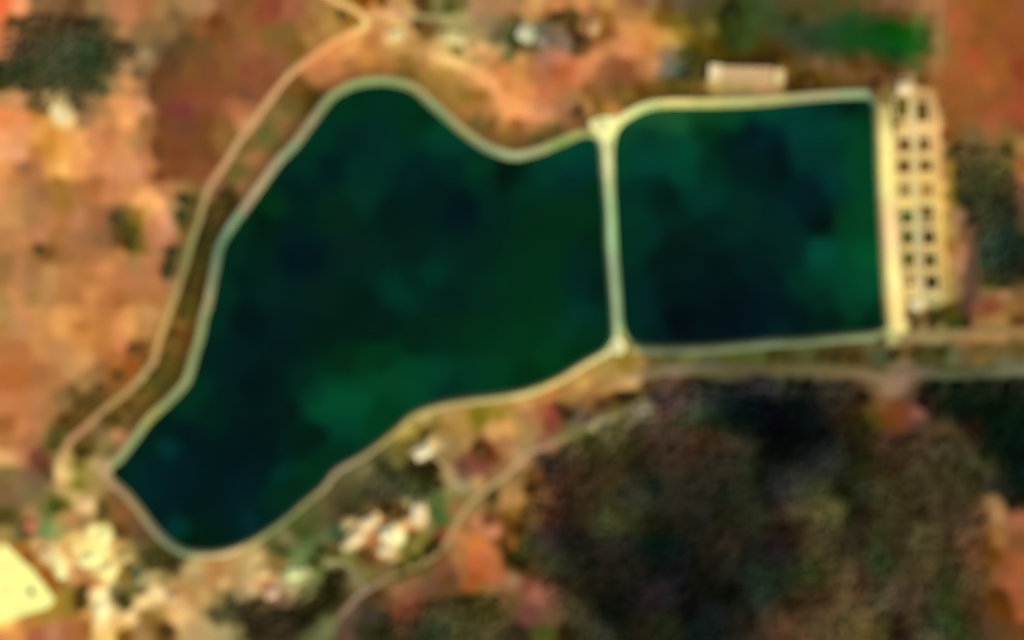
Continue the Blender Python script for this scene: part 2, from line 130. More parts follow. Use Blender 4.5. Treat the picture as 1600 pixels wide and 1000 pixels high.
283 310 a07c34;300 310 3c4420;320 315 303824;345 310 343c1c;370 315 202c14;385 320 2c2414;398 320 604834;283 340 ac8c3c;295 340 a0705c;315 345 484028;340 340 383c20;360 345 343c28;375 345 14281c;398 350 4c4028;290 360 ac8c50;310 365 7c5438;330 370 4c4430;345 370 304c3c;370 370 14302c;390 375 1c2c18;285 380 a07034;300 390 a8744c;320 390 644c34;340 390 34483c;355 400 203c28;370 390 103028;390 395 142818;300 410 b07c5c;320 410 644838;340 415 344c34;360 410 1c3824;380 420 142414;395 420 241c10;290 430 a08048;310 435 705040;330 430 58442c;345 440 344018;370 440 242808;390 445 4c4024;290 455 94744c;315 460 644838;345 455 80603c;370 460 98704c;395 455 7c5834;290 480 5c4818;310 480 584030;330 480 845034;350 480 8c4c2c;380 480 8c6434;270 485 544c1c;255 490 4c4418;285 500 5c4c14;225 490 6c5428;240 490 947450;205 492 e8c470;200 480 f0c870;230 470 f0dc90;240 480 f4dca0;260 470 a8a068;275 465 b49c54
195 165 807030;200 180 887030;196 150 847040;228 150 c8a868;228 175 b09c60;228 192 e8c080;245 192 f0c080;228 210 f0d098;250 205 ecc080;225 240 d0b070;262 180 c09858;263 200 d8a868;264 230 d8a868;264 260 d8a868;266 290 e8b868;267 320 f0bc70;268 350 d8b058;270 380 d0a858;272 410 c8a458;273 440 b89850;205 240 e4b870;200 280 f4d078;228 280 ecc878;230 310 fcd880;215 310 f0cc78;212 244 ecc478;245 243 f0c474;212 278 f0cc78;246 278 f4c870;230 340 a8a870;232 370 b8a880;233 400 b8a078;235 430 b89868;225 450 e0c078;215 455 e0b060;250 460 a09060;243 315 e8c070;210 352 a08c58;212 388 908450;247 350 907850;250 388 a08058;252 422 988050
"""
WATER_SAMPLES = """
560 150 002c10;600 170 002c20;540 170 003018;640 160 003014;660 180 002c08;690 210 003c20;700 225 00382c;580 210 002824;620 230 002c20;550 220 002420;500 220 003018;480 260 002c18;510 260 001c20;570 265 002c20;570 300 042c20;650 265 002024;700 262 002420;750 262 003414;790 275 001808;760 285 00281c;465 300 001c20;425 320 003008;410 350 001c08;460 360 001c20;465 400 001420;520 330 04240c;620 330 001c14;680 300 001c14;720 320 001420;780 330 002418;560 400 042018;650 400 041c14;750 400 022018;400 400 002018;380 350 002c10;370 400 002818;380 440 001c1c;350 450 002c14;340 500 002818;380 500 001418;420 450 042018;500 470 041e12;560 480 001c10;625 455 003028;665 425 003024;645 440 002418;700 470 00201c;760 460 00281c;790 430 002c14;820 300 002c18;830 340 002814;870 320 002c10;875 350 002c08;890 290 002830;860 270 003428;900 250 003c30;880 240 004020;905 270 002c38;905 330 002c10;900 400 002428;870 400 002c08;840 420 002c14;905 450 002430;870 470 003008;930 450 002008;925 300 002c08;935 380 002408;820 480 002c14;905 490 003030;930 520 002c14
840 510 003008;880 520 003420;860 550 003814;900 555 002c08;810 540 003018;820 590 002c08;780 580 003818;740 520 002c10;700 520 002810;650 530 002410;600 510 001c18;550 510 001c14;500 520 001c10;450 510 001c1c;450 540 001818;600 560 003010;540 560 00280c;570 570 003410;640 580 004020;610 590 004020;580 600 004024;640 610 004024;520 630 004828;560 630 004828;490 620 003820;500 640 004424;560 650 00442c;540 675 003c34;600 640 003810;680 590 003c28;700 610 002c20;740 590 003420;580 660 003810;470 600 002418;450 640 001818;430 600 001814;490 680 001c0c;540 700 002c14;500 720 002c10;470 700 001c14;480 740 003010;440 740 002c30;420 720 001418;400 740 001818;460 760 002810;330 560 002018;360 560 001c20;350 620 001c1c;310 610 002c14;290 640 002c14;330 650 002014;380 650 001810;400 600 001414;260 670 001c10;290 680 001424;260 700 003028;230 700 002010;240 730 001c24;190 735 002404;215 740 002428;290 730 001820;320 710 001810;360 720 00141c;400 680 001414;380 760 001824;330 770 001810;280 770 001820;230 770 002024;250 800 001c1c;300 800 001812;350 800 001820;400 790 002018;430 780 002810;410 810 002010;280 825 003030;340 835 001c08;300 845 001c00;370 820 001c18;390 815 00283c;450 780 002c14
990 190 1c4c24;1010 185 205024;1030 180 284c20;1060 188 1c5028;1100 185 104420;1140 185 084018;1200 172 004028;1250 175 00382c;1330 165 001c14;1350 170 002c0c;1290 170 002c24;980 210 10401c;1000 220 003c34;1010 210 003830;1050 230 004030;1070 240 004430;1100 200 003008;1140 220 001c1c;1180 215 00141c;1190 220 002434;1210 235 001414;1250 210 003830;1300 200 003830;1340 200 003c1c;1250 240 003028;1300 240 003028;1345 240 004018;970 250 004020;1010 255 003c38;1070 270 004028;1110 260 002c18;1150 250 001c1c;1190 265 001c18;1215 260 001410;1040 310 001c18;1020 305 002414;1090 315 003028;1110 310 003028;1000 300 002c28;990 340 003020;1010 370 002c24;1060 340 002418;1090 370 041810;1060 390 041410;1120 350 002018;1140 360 002420;1160 320 002818;990 400 002c18;1030 410 001814;1080 420 001818;1050 460 001410;1100 450 001414;1130 420 001410;1150 460 001010;1170 410 001c1c;1060 500 000810;1110 500 000c14;1140 490 000c10;1000 450 002420;1000 490 002428;990 520 002814;1020 520 001c1c;1100 525 001010;1180 500 001020;1200 440 00181c;1210 480 001418;1230 400 002018;1250 310 001c20;1265 310 001828;1270 330 001818;1285 350 001008;1310 290 003034;1330 270 003c24;1350 280 004018;1230 340 002420;1320 350 003c14;1350 350 004018;1280 400 004438;1285 395 004434;1240 395 002420;1320 410 004024;1350 400 004c20;1350 450 004428;1320 460 003c2c;1280 430 003820;1250 440 002c1c;1290 470 002818;1300 500 001c10;1340 490 003818;1370 500 002c14;1360 510 001808;1250 500 001418;1220 515 001c1c;1280 515 001c0c
"""
KG = np.array([1.99, 2.01, 2.12])    # light on open level ground, per channel
KT = 0.62                            # part of it a crown sends back upwards


def lin(hx):
    c = np.array([int(hx[i:i + 2], 16) for i in (0, 2, 4)]) / 255.0
    return np.where(c <= 0.04045, c / 12.92, ((c + 0.055) / 1.055) ** 2.4)


def albedo(hx, k=1.0):
    return np.clip(lin(hx) / KG * k, 0.0, 0.85)


def parse(text):
    P, C = [], []
    ox = 0
    for line in text.strip().splitlines():
        if line.startswith('@'):
            ox = float(line[1:].split()[0])
            continue
        for e in line.split(';'):
            e = e.split()
            if len(e) != 3:
                continue
            P.append((float(e[0]) + ox, float(e[1])))
            C.append(albedo(e[2]))
    return np.array(P, np.float32), np.array(C, np.float32)


GSTEP = 4.0
gx = np.arange(-8, 1609, GSTEP, dtype=np.float32)
gy = np.arange(-8, 1009, GSTEP, dtype=np.float32)


LUM = np.array([0.3, 0.6, 0.1], np.float32)


def table(text, eps=7.0, soft=26.0, keep=0.5):
    """brightness keeps the detail of the readings, hue is taken from a wider neighbourhood"""
    P, C = parse(text)
    C = np.sqrt(C)
    out = np.zeros((len(gy), len(gx), 3), np.float32)
    for j, y in enumerate(gy):
        d2 = (gx[:, None] - P[None, :, 0]) ** 2 + (y - P[None, :, 1]) ** 2
        wgt = 1.0 / (d2 + eps * eps) ** 2.6
        a = (wgt @ C) / wgt.sum(1)[:, None]
        wgt = 1.0 / (d2 + soft * soft) ** 3
        b = (wgt @ C) / wgt.sum(1)[:, None]
        b = b * (np.maximum(a @ LUM, 1e-4) / np.maximum(b @ LUM, 1e-4))[:, None]
        out[j] = a * keep + b * (1 - keep)
    return out ** 2


LAND = table(LAND_SAMPLES)
WATER = table(WATER_SAMPLES, 15.0, 60.0, 0.2)


def box(T, k):
    for ax_ in (0, 1):
        pad = [(0, 0)] * 3
        pad[ax_] = (k + 1, k)
        c = np.cumsum(np.pad(T, pad, mode='edge'), axis=ax_, dtype=np.float64)
        n_ = T.shape[ax_]
        T = ((np.take(c, range(2 * k + 1, 2 * k + 1 + n_), ax_) - np.take(c, range(0, n_), ax_)) / (2 * k + 1)).astype(np.float32)
    return T


CANOPY = box(LAND, 2)
# point readings flatten the contrast between neighbouring plots: give it back
LAND = np.clip(LAND + 0.55 * (LAND - box(box(LAND, 4), 4)), LAND * 0.45, 0.8)


def value_noise(x, y, scale, seed):
    r = np.random.RandomState(seed)
    t = r.rand(256, 256)
    u, v = x / scale + 1000, y / scale + 1000
    iu, iv = np.floor(u).astype(int), np.floor(v).astype(int)
    fu, fv = u - iu, v - iv
    fu, fv = fu * fu * (3 - 2 * fu), fv * fv * (3 - 2 * fv)
    a, b = t[iv % 256, iu % 256], t[iv % 256, (iu + 1) % 256]
    c, d = t[(iv + 1) % 256, iu % 256], t[(iv + 1) % 256, (iu + 1) % 256]
    return (a * (1 - fu) + b * fu) * (1 - fv) + (c * (1 - fu) + d * fu) * fv - 0.5


def lookup(T, px, py, warp=7.0):
    """albedo at survey coordinates; beyond the survey the land goes on as its mirror image"""
    px = np.asarray(px, float)
    py = np.asarray(py, float)
    px = px + warp * (value_noise(px, py, 17, 1) + 0.5 * value_noise(px, py, 7, 5))
    py = py + warp * (value_noise(px, py, 17, 2) + 0.5 * value_noise(px, py, 7, 6))
    mx = np.abs((px + 1600) % 3200 - 1600)
    my = np.abs((py + 1000) % 2000 - 1000)
    u = np.clip((mx + 8) / GSTEP, 0, len(gx) - 1.001)
    v = np.clip((my + 8) / GSTEP, 0, len(gy) - 1.001)
    iu, iv = u.astype(int), v.astype(int)
    fu, fv = (u - iu)[..., None], (v - iv)[..., None]
    return (T[iv, iu] * (1 - fu) + T[iv, iu + 1] * fu) * (1 - fv) + (T[iv + 1, iu] * (1 - fu) + T[iv + 1, iu + 1] * fu) * fv


def W(px, py):
    return (px - 800) * 0.5, (500 - py) * 0.5


def catmull(pts, closed, step=2.0):
    """smooth dense line through points (rows may hold extra columns, which are interpolated too)"""
    P = np.array(pts, float)
    n = len(P)
    out = []
    rng = range(n) if closed else range(n - 1)
    for i in rng:
        if closed:
            p0, p1, p2, p3 = P[(i - 1) % n], P[i], P[(i + 1) % n], P[(i + 2) % n]
        else:
            p0, p1, p2, p3 = P[max(i - 1, 0)], P[i], P[i + 1], P[min(i + 2, n - 1)]
        k = max(2, int(np.hypot(*(p2 - p1)[:2]) / step))
        for s in range(k):
            t = s / k
            q = 0.5 * ((2 * p1) + (-p0 + p2) * t + (2 * p0 - 5 * p1 + 4 * p2 - p3) * t * t + (-p0 + 3 * p1 - 3 * p2 + p3) * t ** 3)
            q[2:] = p1[2:] * (1 - t) + p2[2:] * t
            out.append(q)
    if not closed:
        out.append(P[-1])
    return np.array(out)


# ---------------------------------------------------------------- outlines of the two basins (water's edge)
MAIN = [(536, 147), (560, 137), (592, 133), (622, 136), (645, 145), (668, 166), (692, 187), (722, 212), (757, 236), (800, 250), (840, 243),
        (878, 228), (912, 214), (930, 216), (936, 232), (940, 280), (944, 330), (945, 375), (948, 420), (952, 470), (955, 515), (952, 530), (940, 545),
        (918, 557), (893, 572), (865, 589), (820, 606), (775, 614), (700, 624), (645, 641), (605, 674), (568, 702), (520, 730), (500, 755),
        (472, 778), (443, 803), (417, 822), (395, 837), (358, 854), (325, 859), (292, 856), (268, 844), (245, 822), (223, 793), (199, 764),
        (178, 745), (176, 733), (190, 722), (215, 690), (238, 659), (270, 629), (297, 598), (309, 560), (319, 527), (324, 500), (331, 477), (341, 427),
        (350, 386), (369, 354), (394, 320), (408, 300), (441, 255), (464, 232), (490, 197), (520, 158)]
RIGHT = [(958, 240), (961, 215), (968, 200), (982, 187), (1014, 172), (1050, 168), (1100, 168), (1150, 167), (1200, 164), (1275, 157), (1337, 154),
         (1355, 155), (1363, 164), (1366, 200), (1368, 260), (1371, 330), (1375, 400), (1378, 450), (1381, 490), (1380, 508), (1368, 514), (1300, 520), (1250, 525),
         (1200, 527), (1150, 532), (1100, 536), (1050, 537), (1010, 537), (990, 535), (979, 524), (972, 500), (969, 450), (965, 400), (962, 340), (959, 290)]


def outline(pts):
    q = catmull(pts, True, 5)
    X, Y = W(q[:, 0], q[:, 1])
    q = np.stack([X, Y], 1)
    if np.sum(q[:, 0] * np.roll(q[:, 1], -1) - np.roll(q[:, 0], -1) * q[:, 1]) > 0:
        q = q[::-1]
    return q                                       # clockwise: outward is to the left of travel


O1, O2 = outline(MAIN), outline(RIGHT)


def signed(poly, x, y):
    """distance to a closed outline, negative inside"""
    x, y = x.ravel(), y.ravel()
    A, B = poly, np.roll(poly, -1, 0)
    best = np.full(x.shape, 1e9)
    inside = np.zeros(x.shape, bool)
    for a, b in zip(A, B):
        e = b - a
        L2 = max(e @ e, 1e-9)
        t = np.clip(((x - a[0]) * e[0] + (y - a[1]) * e[1]) / L2, 0, 1)
        d = (x - a[0] - t * e[0]) ** 2 + (y - a[1] - t * e[1]) ** 2
        np.minimum(best, d, out=best)
        c = (a[1] > y) != (b[1] > y)
        if abs(e[1]) > 1e-12:
            inside ^= c & (x < a[0] + (y - a[1]) * e[0] / e[1])
    d = np.sqrt(best)
    return np.where(inside, -d, d)


DX = 2.0
bx = np.arange(-460, 461, DX)
by = np.arange(-310, 311, DX)
BX, BY = np.meshgrid(bx, by)
SD = np.minimum(signed(O1, BX, BY), signed(O2, BX, BY)).reshape(BX.shape)


def sdist(x, y):
    x, y = np.asarray(x, float), np.asarray(y, float)
    u = np.clip((x - bx[0]) / DX, 0, len(bx) - 1.001)
    v = np.clip((y - by[0]) / DX, 0, len(by) - 1.001)
    iu, iv = u.astype(int), v.astype(int)
    fu, fv = u - iu, v - iv
    return (SD[iv, iu] * (1 - fu) + SD[iv, iu + 1] * fu) * (1 - fv) + (SD[iv + 1, iu] * (1 - fu) + SD[iv + 1, iu + 1] * fu) * fv


CREST, WLEVEL = 3.0, 1.4


def height(x, y):
    x, y = np.asarray(x, float), np.asarray(y, float)
    s = sdist(x, y)
    base = 1.2 * value_noise(x, y, 90, 3) + 0.5 * value_noise(x, y, 23, 4)
    far = np.hypot(x, y)
    base = base + np.clip((far - 700) / 3000, 0, 1) * 14 * value_noise(x, y, 700, 8)
    t = np.clip((s - 6.5) / 9.0, 0, 1)
    t = t * t * (3 - 2 * t)
    z = np.where(s > 6.5, CREST * (1 - t) + base * t, CREST)
    z = np.where(s < 2.6, np.maximum(CREST - (2.6 - s) * 0.62, -3.5) - 0.25, z)
    return z


# ---------------------------------------------------------------- helpers
def tag(o, label=None, cat=None, group=None, kind=None):
    if label: o['label'] = label
    if cat: o['category'] = cat
    if group: o['group'] = group
    if kind: o['kind'] = kind
    return o


def empty(name, loc, rz=0.0):
    o = bpy.data.objects.new(name, None)
    o.location = loc
    o.rotation_euler = (0, 0, rz)
    o.empty_display_size = 2
    COL.objects.link(o)
    return o


def mesh_obj(name, V, F, mat, parent=None, cols=None, smooth=False, loc=None, rz=0.0):
    me = bpy.data.meshes.new(name)
    V = np.asarray(V, np.float32)
    if isinstance(F, np.ndarray):
        n, k = F.shape
        me.vertices.add(len(V))
        me.vertices.foreach_set('co', V.ravel())
        me.loops.add(n * k)
        me.loops.foreach_set('vertex_index', F.astype(np.int32).ravel())
        me.polygons.add(n)
        me.polygons.foreach_set('loop_start', np.arange(0, n * k, k, dtype=np.int32))
        me.polygons.foreach_set('loop_total', np.full(n, k, np.int32))
        me.update(calc_edges=True)
    else:
        me.from_pydata([tuple(map(float, v)) for v in V], [], F)
    if cols is not None:
        a = me.color_attributes.new('Col', 'FLOAT_COLOR', 'POINT')
        c = np.ones((len(V), 4), np.float32)
        c[:, :3] = cols
        a.data.foreach_set('color', c.ravel())
    if smooth:
        me.polygons.foreach_set('use_smooth', np.ones(len(me.polygons), bool))
    if mat is not None:
        me.materials.append(mat)
    o = bpy.data.objects.new(name, me)
    if loc is not None:
        o.location = loc
    o.rotation_euler = (0, 0, rz)
    COL.objects.link(o)
    if parent is not None:
        o.parent = parent
    return o


class MB:
    """collects boxes and other solids into one mesh"""
    def __init__(s):
        s.V, s.F = [], []

    def box(s, cx, cy, cz, dx, dy, dz, rz=0.0, taper=1.0):
        b = len(s.V)
        c, q = math.cos(rz), math.sin(rz)
        for zz, k in ((-1, 1.0), (1, taper)):
            for xx, yy in ((-1, -1), (1, -1), (1, 1), (-1, 1)):
                x, y = xx * dx / 2 * k, yy * dy / 2 * k
                s.V.append((cx + x * c - y * q, cy + x * q + y * c, cz + zz * dz / 2))
        s.F += [tuple(b + i for i in f) for f in ((0, 3, 2, 1), (4, 5, 6, 7), (0, 1, 5, 4), (1, 2, 6, 5), (2, 3, 7, 6), (3, 0, 4, 7))]
        return s

    def tube(s, p, q, r0, r1, n=6):
        p, q = Vector(p), Vector(q)
        d = (q - p).normalized()
        a = d.orthogonal().normalized()
        c = d.cross(a)
        b = len(s.V)
        for pt, r in ((p, r0), (q, r1)):
            for i in range(n):
                t = 2 * math.pi * i / n
                s.V.append(tuple(pt + (a * math.cos(t) + c * math.sin(t)) * r))
        for i in range(n):
            j = (i + 1) % n
            s.F.append((b + i, b + j, b + n + j, b + n + i))
        s.F.append(tuple(b + i for i in range(n))[::-1])
        s.F.append(tuple(b + n + i for i in range(n)))
        return s

    def poly(s, pts, faces):
        b = len(s.V)
        s.V += [tuple(p) for p in pts]
        s.F += [tuple(b + i for i in f) for f in faces]
        return s

    def build(s, name, mat, parent=None, smooth=False, loc=None):
        return mesh_obj(name, s.V, s.F, mat, parent, smooth=smooth, loc=loc)


# ---------------------------------------------------------------- materials
def nodes(name, rough):
    m = bpy.data.materials.new(name)
    m.use_nodes = True
    t = m.node_tree
    p = t.nodes['Principled BSDF']
    p.inputs['Roughness'].default_value = rough
    return m, t, p


def noisy(t, src, amps, seed=0.0, hue=0.0):
    """multiplies a colour by noises of several sizes (metres, amplitude)"""
    tc = t.nodes.new('ShaderNodeNewGeometry')
    out = src
    for i, (size, amp) in enumerate(amps):
        n = t.nodes.new('ShaderNodeTexNoise')
        n.inputs['Scale'].default_value = 1.0 / size
        n.inputs['Detail'].default_value = 4
        mp = t.nodes.new('ShaderNodeMapping')
        mp.inputs['Location'].default_value = (seed + i * 31, seed * 2, 0)
        t.links.new(tc.outputs['Position'], mp.inputs['Vector'])
        t.links.new(mp.outputs[0], n.inputs['Vector'])
        r = t.nodes.new('ShaderNodeMapRange')
        r.inputs['From Min'].default_value = 0.25
        r.inputs['From Max'].default_value = 0.75
        r.inputs['To Min'].default_value = 1 - amp
        r.inputs['To Max'].default_value = 1 + amp
        t.links.new(n.outputs['Fac'], r.inputs['Value'])
        mx = t.nodes.new('ShaderNodeMix')
        mx.data_type = 'RGBA'
        mx.blend_type = 'MULTIPLY'
        mx.inputs['Factor'].default_value = 1.0
        t.links.new(out, mx.inputs['A'])
        t.links.new(r.outputs[0], mx.inputs['B'])
        out = mx.outputs['Result']
    return out, tc


def attr_mat(name, rough=0.95, amps=((1.2, 0.16), (6, 0.14), (24, 0.08)), bump=0.4, spec=0.03, furrow=None):
    m, t, p = nodes(name, rough)
    p.inputs['Specular IOR Level'].default_value = spec
    a = t.nodes.new('ShaderNodeAttribute')
    a.attribute_name = 'Col'
    out, tc = noisy(t, a.outputs['Color'], amps)
    t.links.new(out, p.inputs['Base Color'])
    if bump:
        n = t.nodes.new('ShaderNodeTexNoise')
        n.inputs['Scale'].default_value = 0.7
        n.inputs['Detail'].default_value = 6
        t.links.new(tc.outputs['Position'], n.inputs['Vector'])
        h = n.outputs['Fac']
        if furrow is not None:
            wv = t.nodes.new('ShaderNodeTexWave')
            wv.inputs['Scale'].default_value = 0.22
            wv.inputs['Distortion'].default_value = 1.5
            mp = t.nodes.new('ShaderNodeMapping')
            mp.inputs['Rotation'].default_value = (0, 0, furrow)
            t.links.new(tc.outputs['Position'], mp.inputs['Vector'])
            t.links.new(mp.outputs[0], wv.inputs['Vector'])
            ad = t.nodes.new('ShaderNodeMath')
            ad.operation = 'ADD'
            t.links.new(h, ad.inputs[0])
            t.links.new(wv.outputs['Fac'], ad.inputs[1])
            h = ad.outputs[0]
        b = t.nodes.new('ShaderNodeBump')
        b.inputs['Strength'].default_value = bump
        b.inputs['Distance'].default_value = 0.4
        t.links.new(h, b.inputs['Height'])
        t.links.new(b.outputs[0], p.inputs['Normal'])
    return m


_mc = {}


def plain(hx, name='paint', rough=0.8, amps=((0.5, 0.1), (3, 0.12)), k=1.0, spec=0.05):
    key = (hx, name, k)
    if key not in _mc:
        m, t, p = nodes(name, rough)
        p.inputs['Specular IOR Level'].default_value = spec
        rgb = t.nodes.new('ShaderNodeRGB')
        rgb.outputs[0].default_value = tuple(albedo(hx, k)) + (1,)
        out, _ = noisy(t, rgb.outputs[0], amps, seed=len(_mc) * 7.0)
        t.links.new(out, p.inputs['Base Color'])
        _mc[key] = m
    return _mc[key]


M_SOIL = attr_mat('soil_and_scrub')
M_FIELD = attr_mat('tilled_soil', amps=((1.5, 0.12), (7, 0.09)), furrow=0.1)
M_CROP = attr_mat('crop_rows', amps=((0.8, 0.2), (7, 0.1)), furrow=1.5, bump=0.8)
M_TRACK = attr_mat('gravel_track', amps=((0.7, 0.12), (5, 0.12), (17, 0.08)), bump=0.3)
M_CONC = attr_mat('weathered_concrete', rough=0.85, amps=((0.5, 0.06), (4, 0.12), (14, 0.1)), bump=0.12)
M_LEAF = attr_mat('foliage', rough=0.8, amps=((0.6, 0.2), (3, 0.06)), bump=0)
M_BARK = plain('6c5038', 'bark', 0.95, k=0.8)
M_GLASS = plain('283840', 'window_glass', 0.1, spec=0.5)
M_STEEL = plain('80847c', 'galvanised_steel', 0.45, spec=0.4)

# ---------------------------------------------------------------- ground, basin beds and field plots
fx = np.arange(-440, 440.5, 1.0)
fy = np.arange(-290, 290.5, 1.0)
grow = []
s_, d_ = 0.0, 1.0
while s_ < 9000:
    d_ *= 1.12
    s_ += d_
    grow.append(s_)
grow = np.array(grow)
ax = np.concatenate([fx[0] - grow[::-1], fx, fx[-1] + grow])
ay = np.concatenate([fy[0] - grow[::-1], fy, fy[-1] + grow])
GX, GY = np.meshgrid(ax, ay)
GZ = height(GX, GY)
PX, PY = GX * 2 + 800, 500 - GY * 2
GC = lookup(LAND, PX, PY)
mean_c = LAND.mean((0, 1))
ff = np.clip((np.hypot(GX, GY) - 600) / 900, 0, 1)[..., None]
blot = 1 + 0.7 * value_noise(GX, GY, 160, 11)[..., None] + 0.5 * value_noise(GX, GY, 45, 12)[..., None]
GC = GC * (1 - ff) + mean_c * blot * ff
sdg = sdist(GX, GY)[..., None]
GC = GC * (1 - 0.22 * np.clip(1 - np.abs(sdg - 10.0) / 4.0, 0, 1))          # darker band along the outer slope of the bank
GC = np.where(sdg < 1.0, albedo('2c4430'), GC)


def inpoly(poly, x, y):
    ins = np.zeros(x.shape, bool)
    n = len(poly)
    for i in range(n):
        (x0, y0), (x1, y1) = poly[i], poly[(i + 1) % n]
        if y0 != y1:
            ins ^= ((y0 > y) != (y1 > y)) & (x < x0 + (y - y0) * (x1 - x0) / (y1 - y0))
    return ins


ny, nx = GX.shape
idx = np.arange(ny * nx).reshape(ny, nx)
FQ = np.stack([idx[:-1, :-1], idx[:-1, 1:], idx[1:, 1:], idx[1:, :-1]], -1).reshape(-1, 4)
cxp = ((PX[:-1, :-1] + PX[1:, 1:]) / 2).ravel()
cyp = ((PY[:-1, :-1] + PY[1:, 1:]) / 2).ravel()
GV = np.stack([GX.ravel(), GY.ravel(), GZ.ravel()], 1)
GCf = GC.reshape(-1, 3)
PLOTS = [
    ('crop_field', [(1288, 22), (1395, 24), (1448, 28), (1450, 86), (1400, 92), (1290, 84)], M_CROP, 'small bright green crop field north of the square basin'),
    ('grass_field', [(1132, 0), (1286, 0), (1286, 84), (1200, 92), (1132, 86)], M_CROP, 'dull olive field between the tan yard and the bright green crop'),
    ('ploughed_field', [(1474, -20), (1640, -20), (1640, 232), (1560, 232), (1490, 205), (1474, 120)], M_FIELD, 'large red brown ploughed field east of the filter beds'),
    ('fallow_field', [(238, 172), (300, 118), (372, 118), (395, 165), (362, 222), (318, 292), (258, 284), (232, 220)], M_FIELD, 'dark reddish brown fallow field west of the reservoir road'),
    ('stubble_field', [(0, 500), (60, 500), (215, 500), (228, 520), (200, 585), (120, 598), (75, 660), (0, 660)], M_FIELD, 'orange stubble field south west of the west embankment'),
]
rest = np.ones(len(FQ), bool)


def subset(name, mask, mat):
    f = FQ[mask]
    u, inv = np.unique(f, return_inverse=True)
    return mesh_obj(name, GV[u], inv.reshape(f.shape), mat, cols=GCf[u], smooth=True)


for nm, poly, mt, lb in PLOTS:
    m = inpoly(poly, cxp, cyp) & rest
    rest &= ~m
    tag(subset(nm, m, mt), lb, kind='structure')
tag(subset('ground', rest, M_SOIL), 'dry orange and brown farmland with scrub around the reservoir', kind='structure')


# ---------------------------------------------------------------- water
def water_sheet(name, poly, label):
    inner = poly
    x0, y0 = inner.min(0)
    x1, y1 = inner.max(0)
    xs = np.arange(math.floor(x0) - 6, x1 + 6, 2.0)
    ys = np.arange(math.floor(y0) - 6, y1 + 6, 2.0)
    X, Y = np.meshgrid(xs, ys)
    i2 = np.arange(X.size).reshape(X.shape)
    F = np.stack([i2[:-1, :-1], i2[:-1, 1:], i2[1:, 1:], i2[1:, :-1]], -1).reshape(-1, 4)
    s = signed(poly, X, Y)
    keep = (s[F] < 2.0).any(1) & (s[F] < 2.9).all(1)
    F = F[keep]
    u, inv = np.unique(F, return_inverse=True)
    x, y = X.ravel()[u], Y.ravel()[u]
    c = lookup(WATER, x * 2 + 800, 500 - y * 2, warp=5) 
    V = np.stack([x, y, np.full(len(x), WLEVEL)], 1)
    o = mesh_obj(name, V, inv.reshape(F.shape), M_WATER, cols=c, smooth=True)
    return tag(o, label, kind='structure')


M_WATER, t, p = nodes('green_water', 0.12)
p.inputs['IOR'].default_value = 1.33
p.inputs["Specular IOR Level"].default_value = 0.25
a = t.nodes.new('ShaderNodeAttribute')
a.attribute_name = 'Col'
out, tc = noisy(t, a.outputs['Color'], ((9, 0.06), (30, 0.06)))
t.links.new(out, p.inputs['Base Color'])
n = t.nodes.new('ShaderNodeTexNoise')
n.inputs['Scale'].default_value = 0.8
n.inputs['Detail'].default_value = 5
t.links.new(tc.outputs['Position'], n.inputs['Vector'])
b = t.nodes.new('ShaderNodeBump')
b.inputs['Strength'].default_value = 0.10
b.inputs['Distance'].default_value = 0.15
t.links.new(n.outputs['Fac'], b.inputs['Height'])
t.links.new(b.outputs[0], p.inputs['Normal'])
water_sheet('water', O1, 'dark green water of the large irregular main basin')
water_sheet('water', O2, 'dark blue green water of the squarish eastern basin')


# ---------------------------------------------------------------- strips: tracks, crests, linings
def hexrows(pts):
    return [(q[0], q[1], *albedo(q[2])) for q in pts]


def frame2d(P, closed):
    if closed:
        d = np.roll(P, -1, 0) - np.roll(P, 1, 0)
    else:
        d = np.gradient(P, axis=0)
    d = d / np.maximum(np.hypot(d[:, 0], d[:, 1])[:, None], 1e-9)
    return np.stack([-d[:, 1], d[:, 0]], 1)       # left-hand normal


def strip(name, pts, width, label, mat=None, lift=0.12, across=4, step=6.0, ragged=0.35):
    """a track or crest draped on the ground; points (survey x, survey y, colour)"""
    q = catmull(hexrows(pts), False, step)
    X, Y = W(q[:, 0], q[:, 1])
    P = np.stack([X, Y], 1)
    N = frame2d(P, False)
    offs = np.linspace(-0.5, 0.5, across + 1)
    V, C, F = [], [], []
    n = len(P)
    rag = 1 + ragged * 0.5 * np.stack([value_noise(X, Y, 6, 21), value_noise(X, Y, 6, 22)], 1)
    m = across + 3
    for i in range(n):
        row = []
        for k, o in enumerate(offs):
            r = rag[i, 0] if o < 0 else rag[i, 1]
            row.append(P[i] + N[i] * o * width * r)
        zs = height(np.array([r[0] for r in row]), np.array([r[1] for r in row])) + lift
        V.append((row[0][0], row[0][1], zs[0] - lift - 0.35))
        for r, z in zip(row, zs):
            V.append((r[0], r[1], z))
        V.append((row[-1][0], row[-1][1], zs[-1] - lift - 0.35))
        C += [q[i, 2:5]] * m
        if i:
            for k in range(m - 1):
                F.append(((i - 1) * m + k, i * m + k, i * m + k + 1, (i - 1) * m + k + 1))
    F = np.array(F)[:, ::-1]
    return mesh_obj(name, np.array(V), F, mat or M_TRACK, cols=np.array(C), smooth=False)


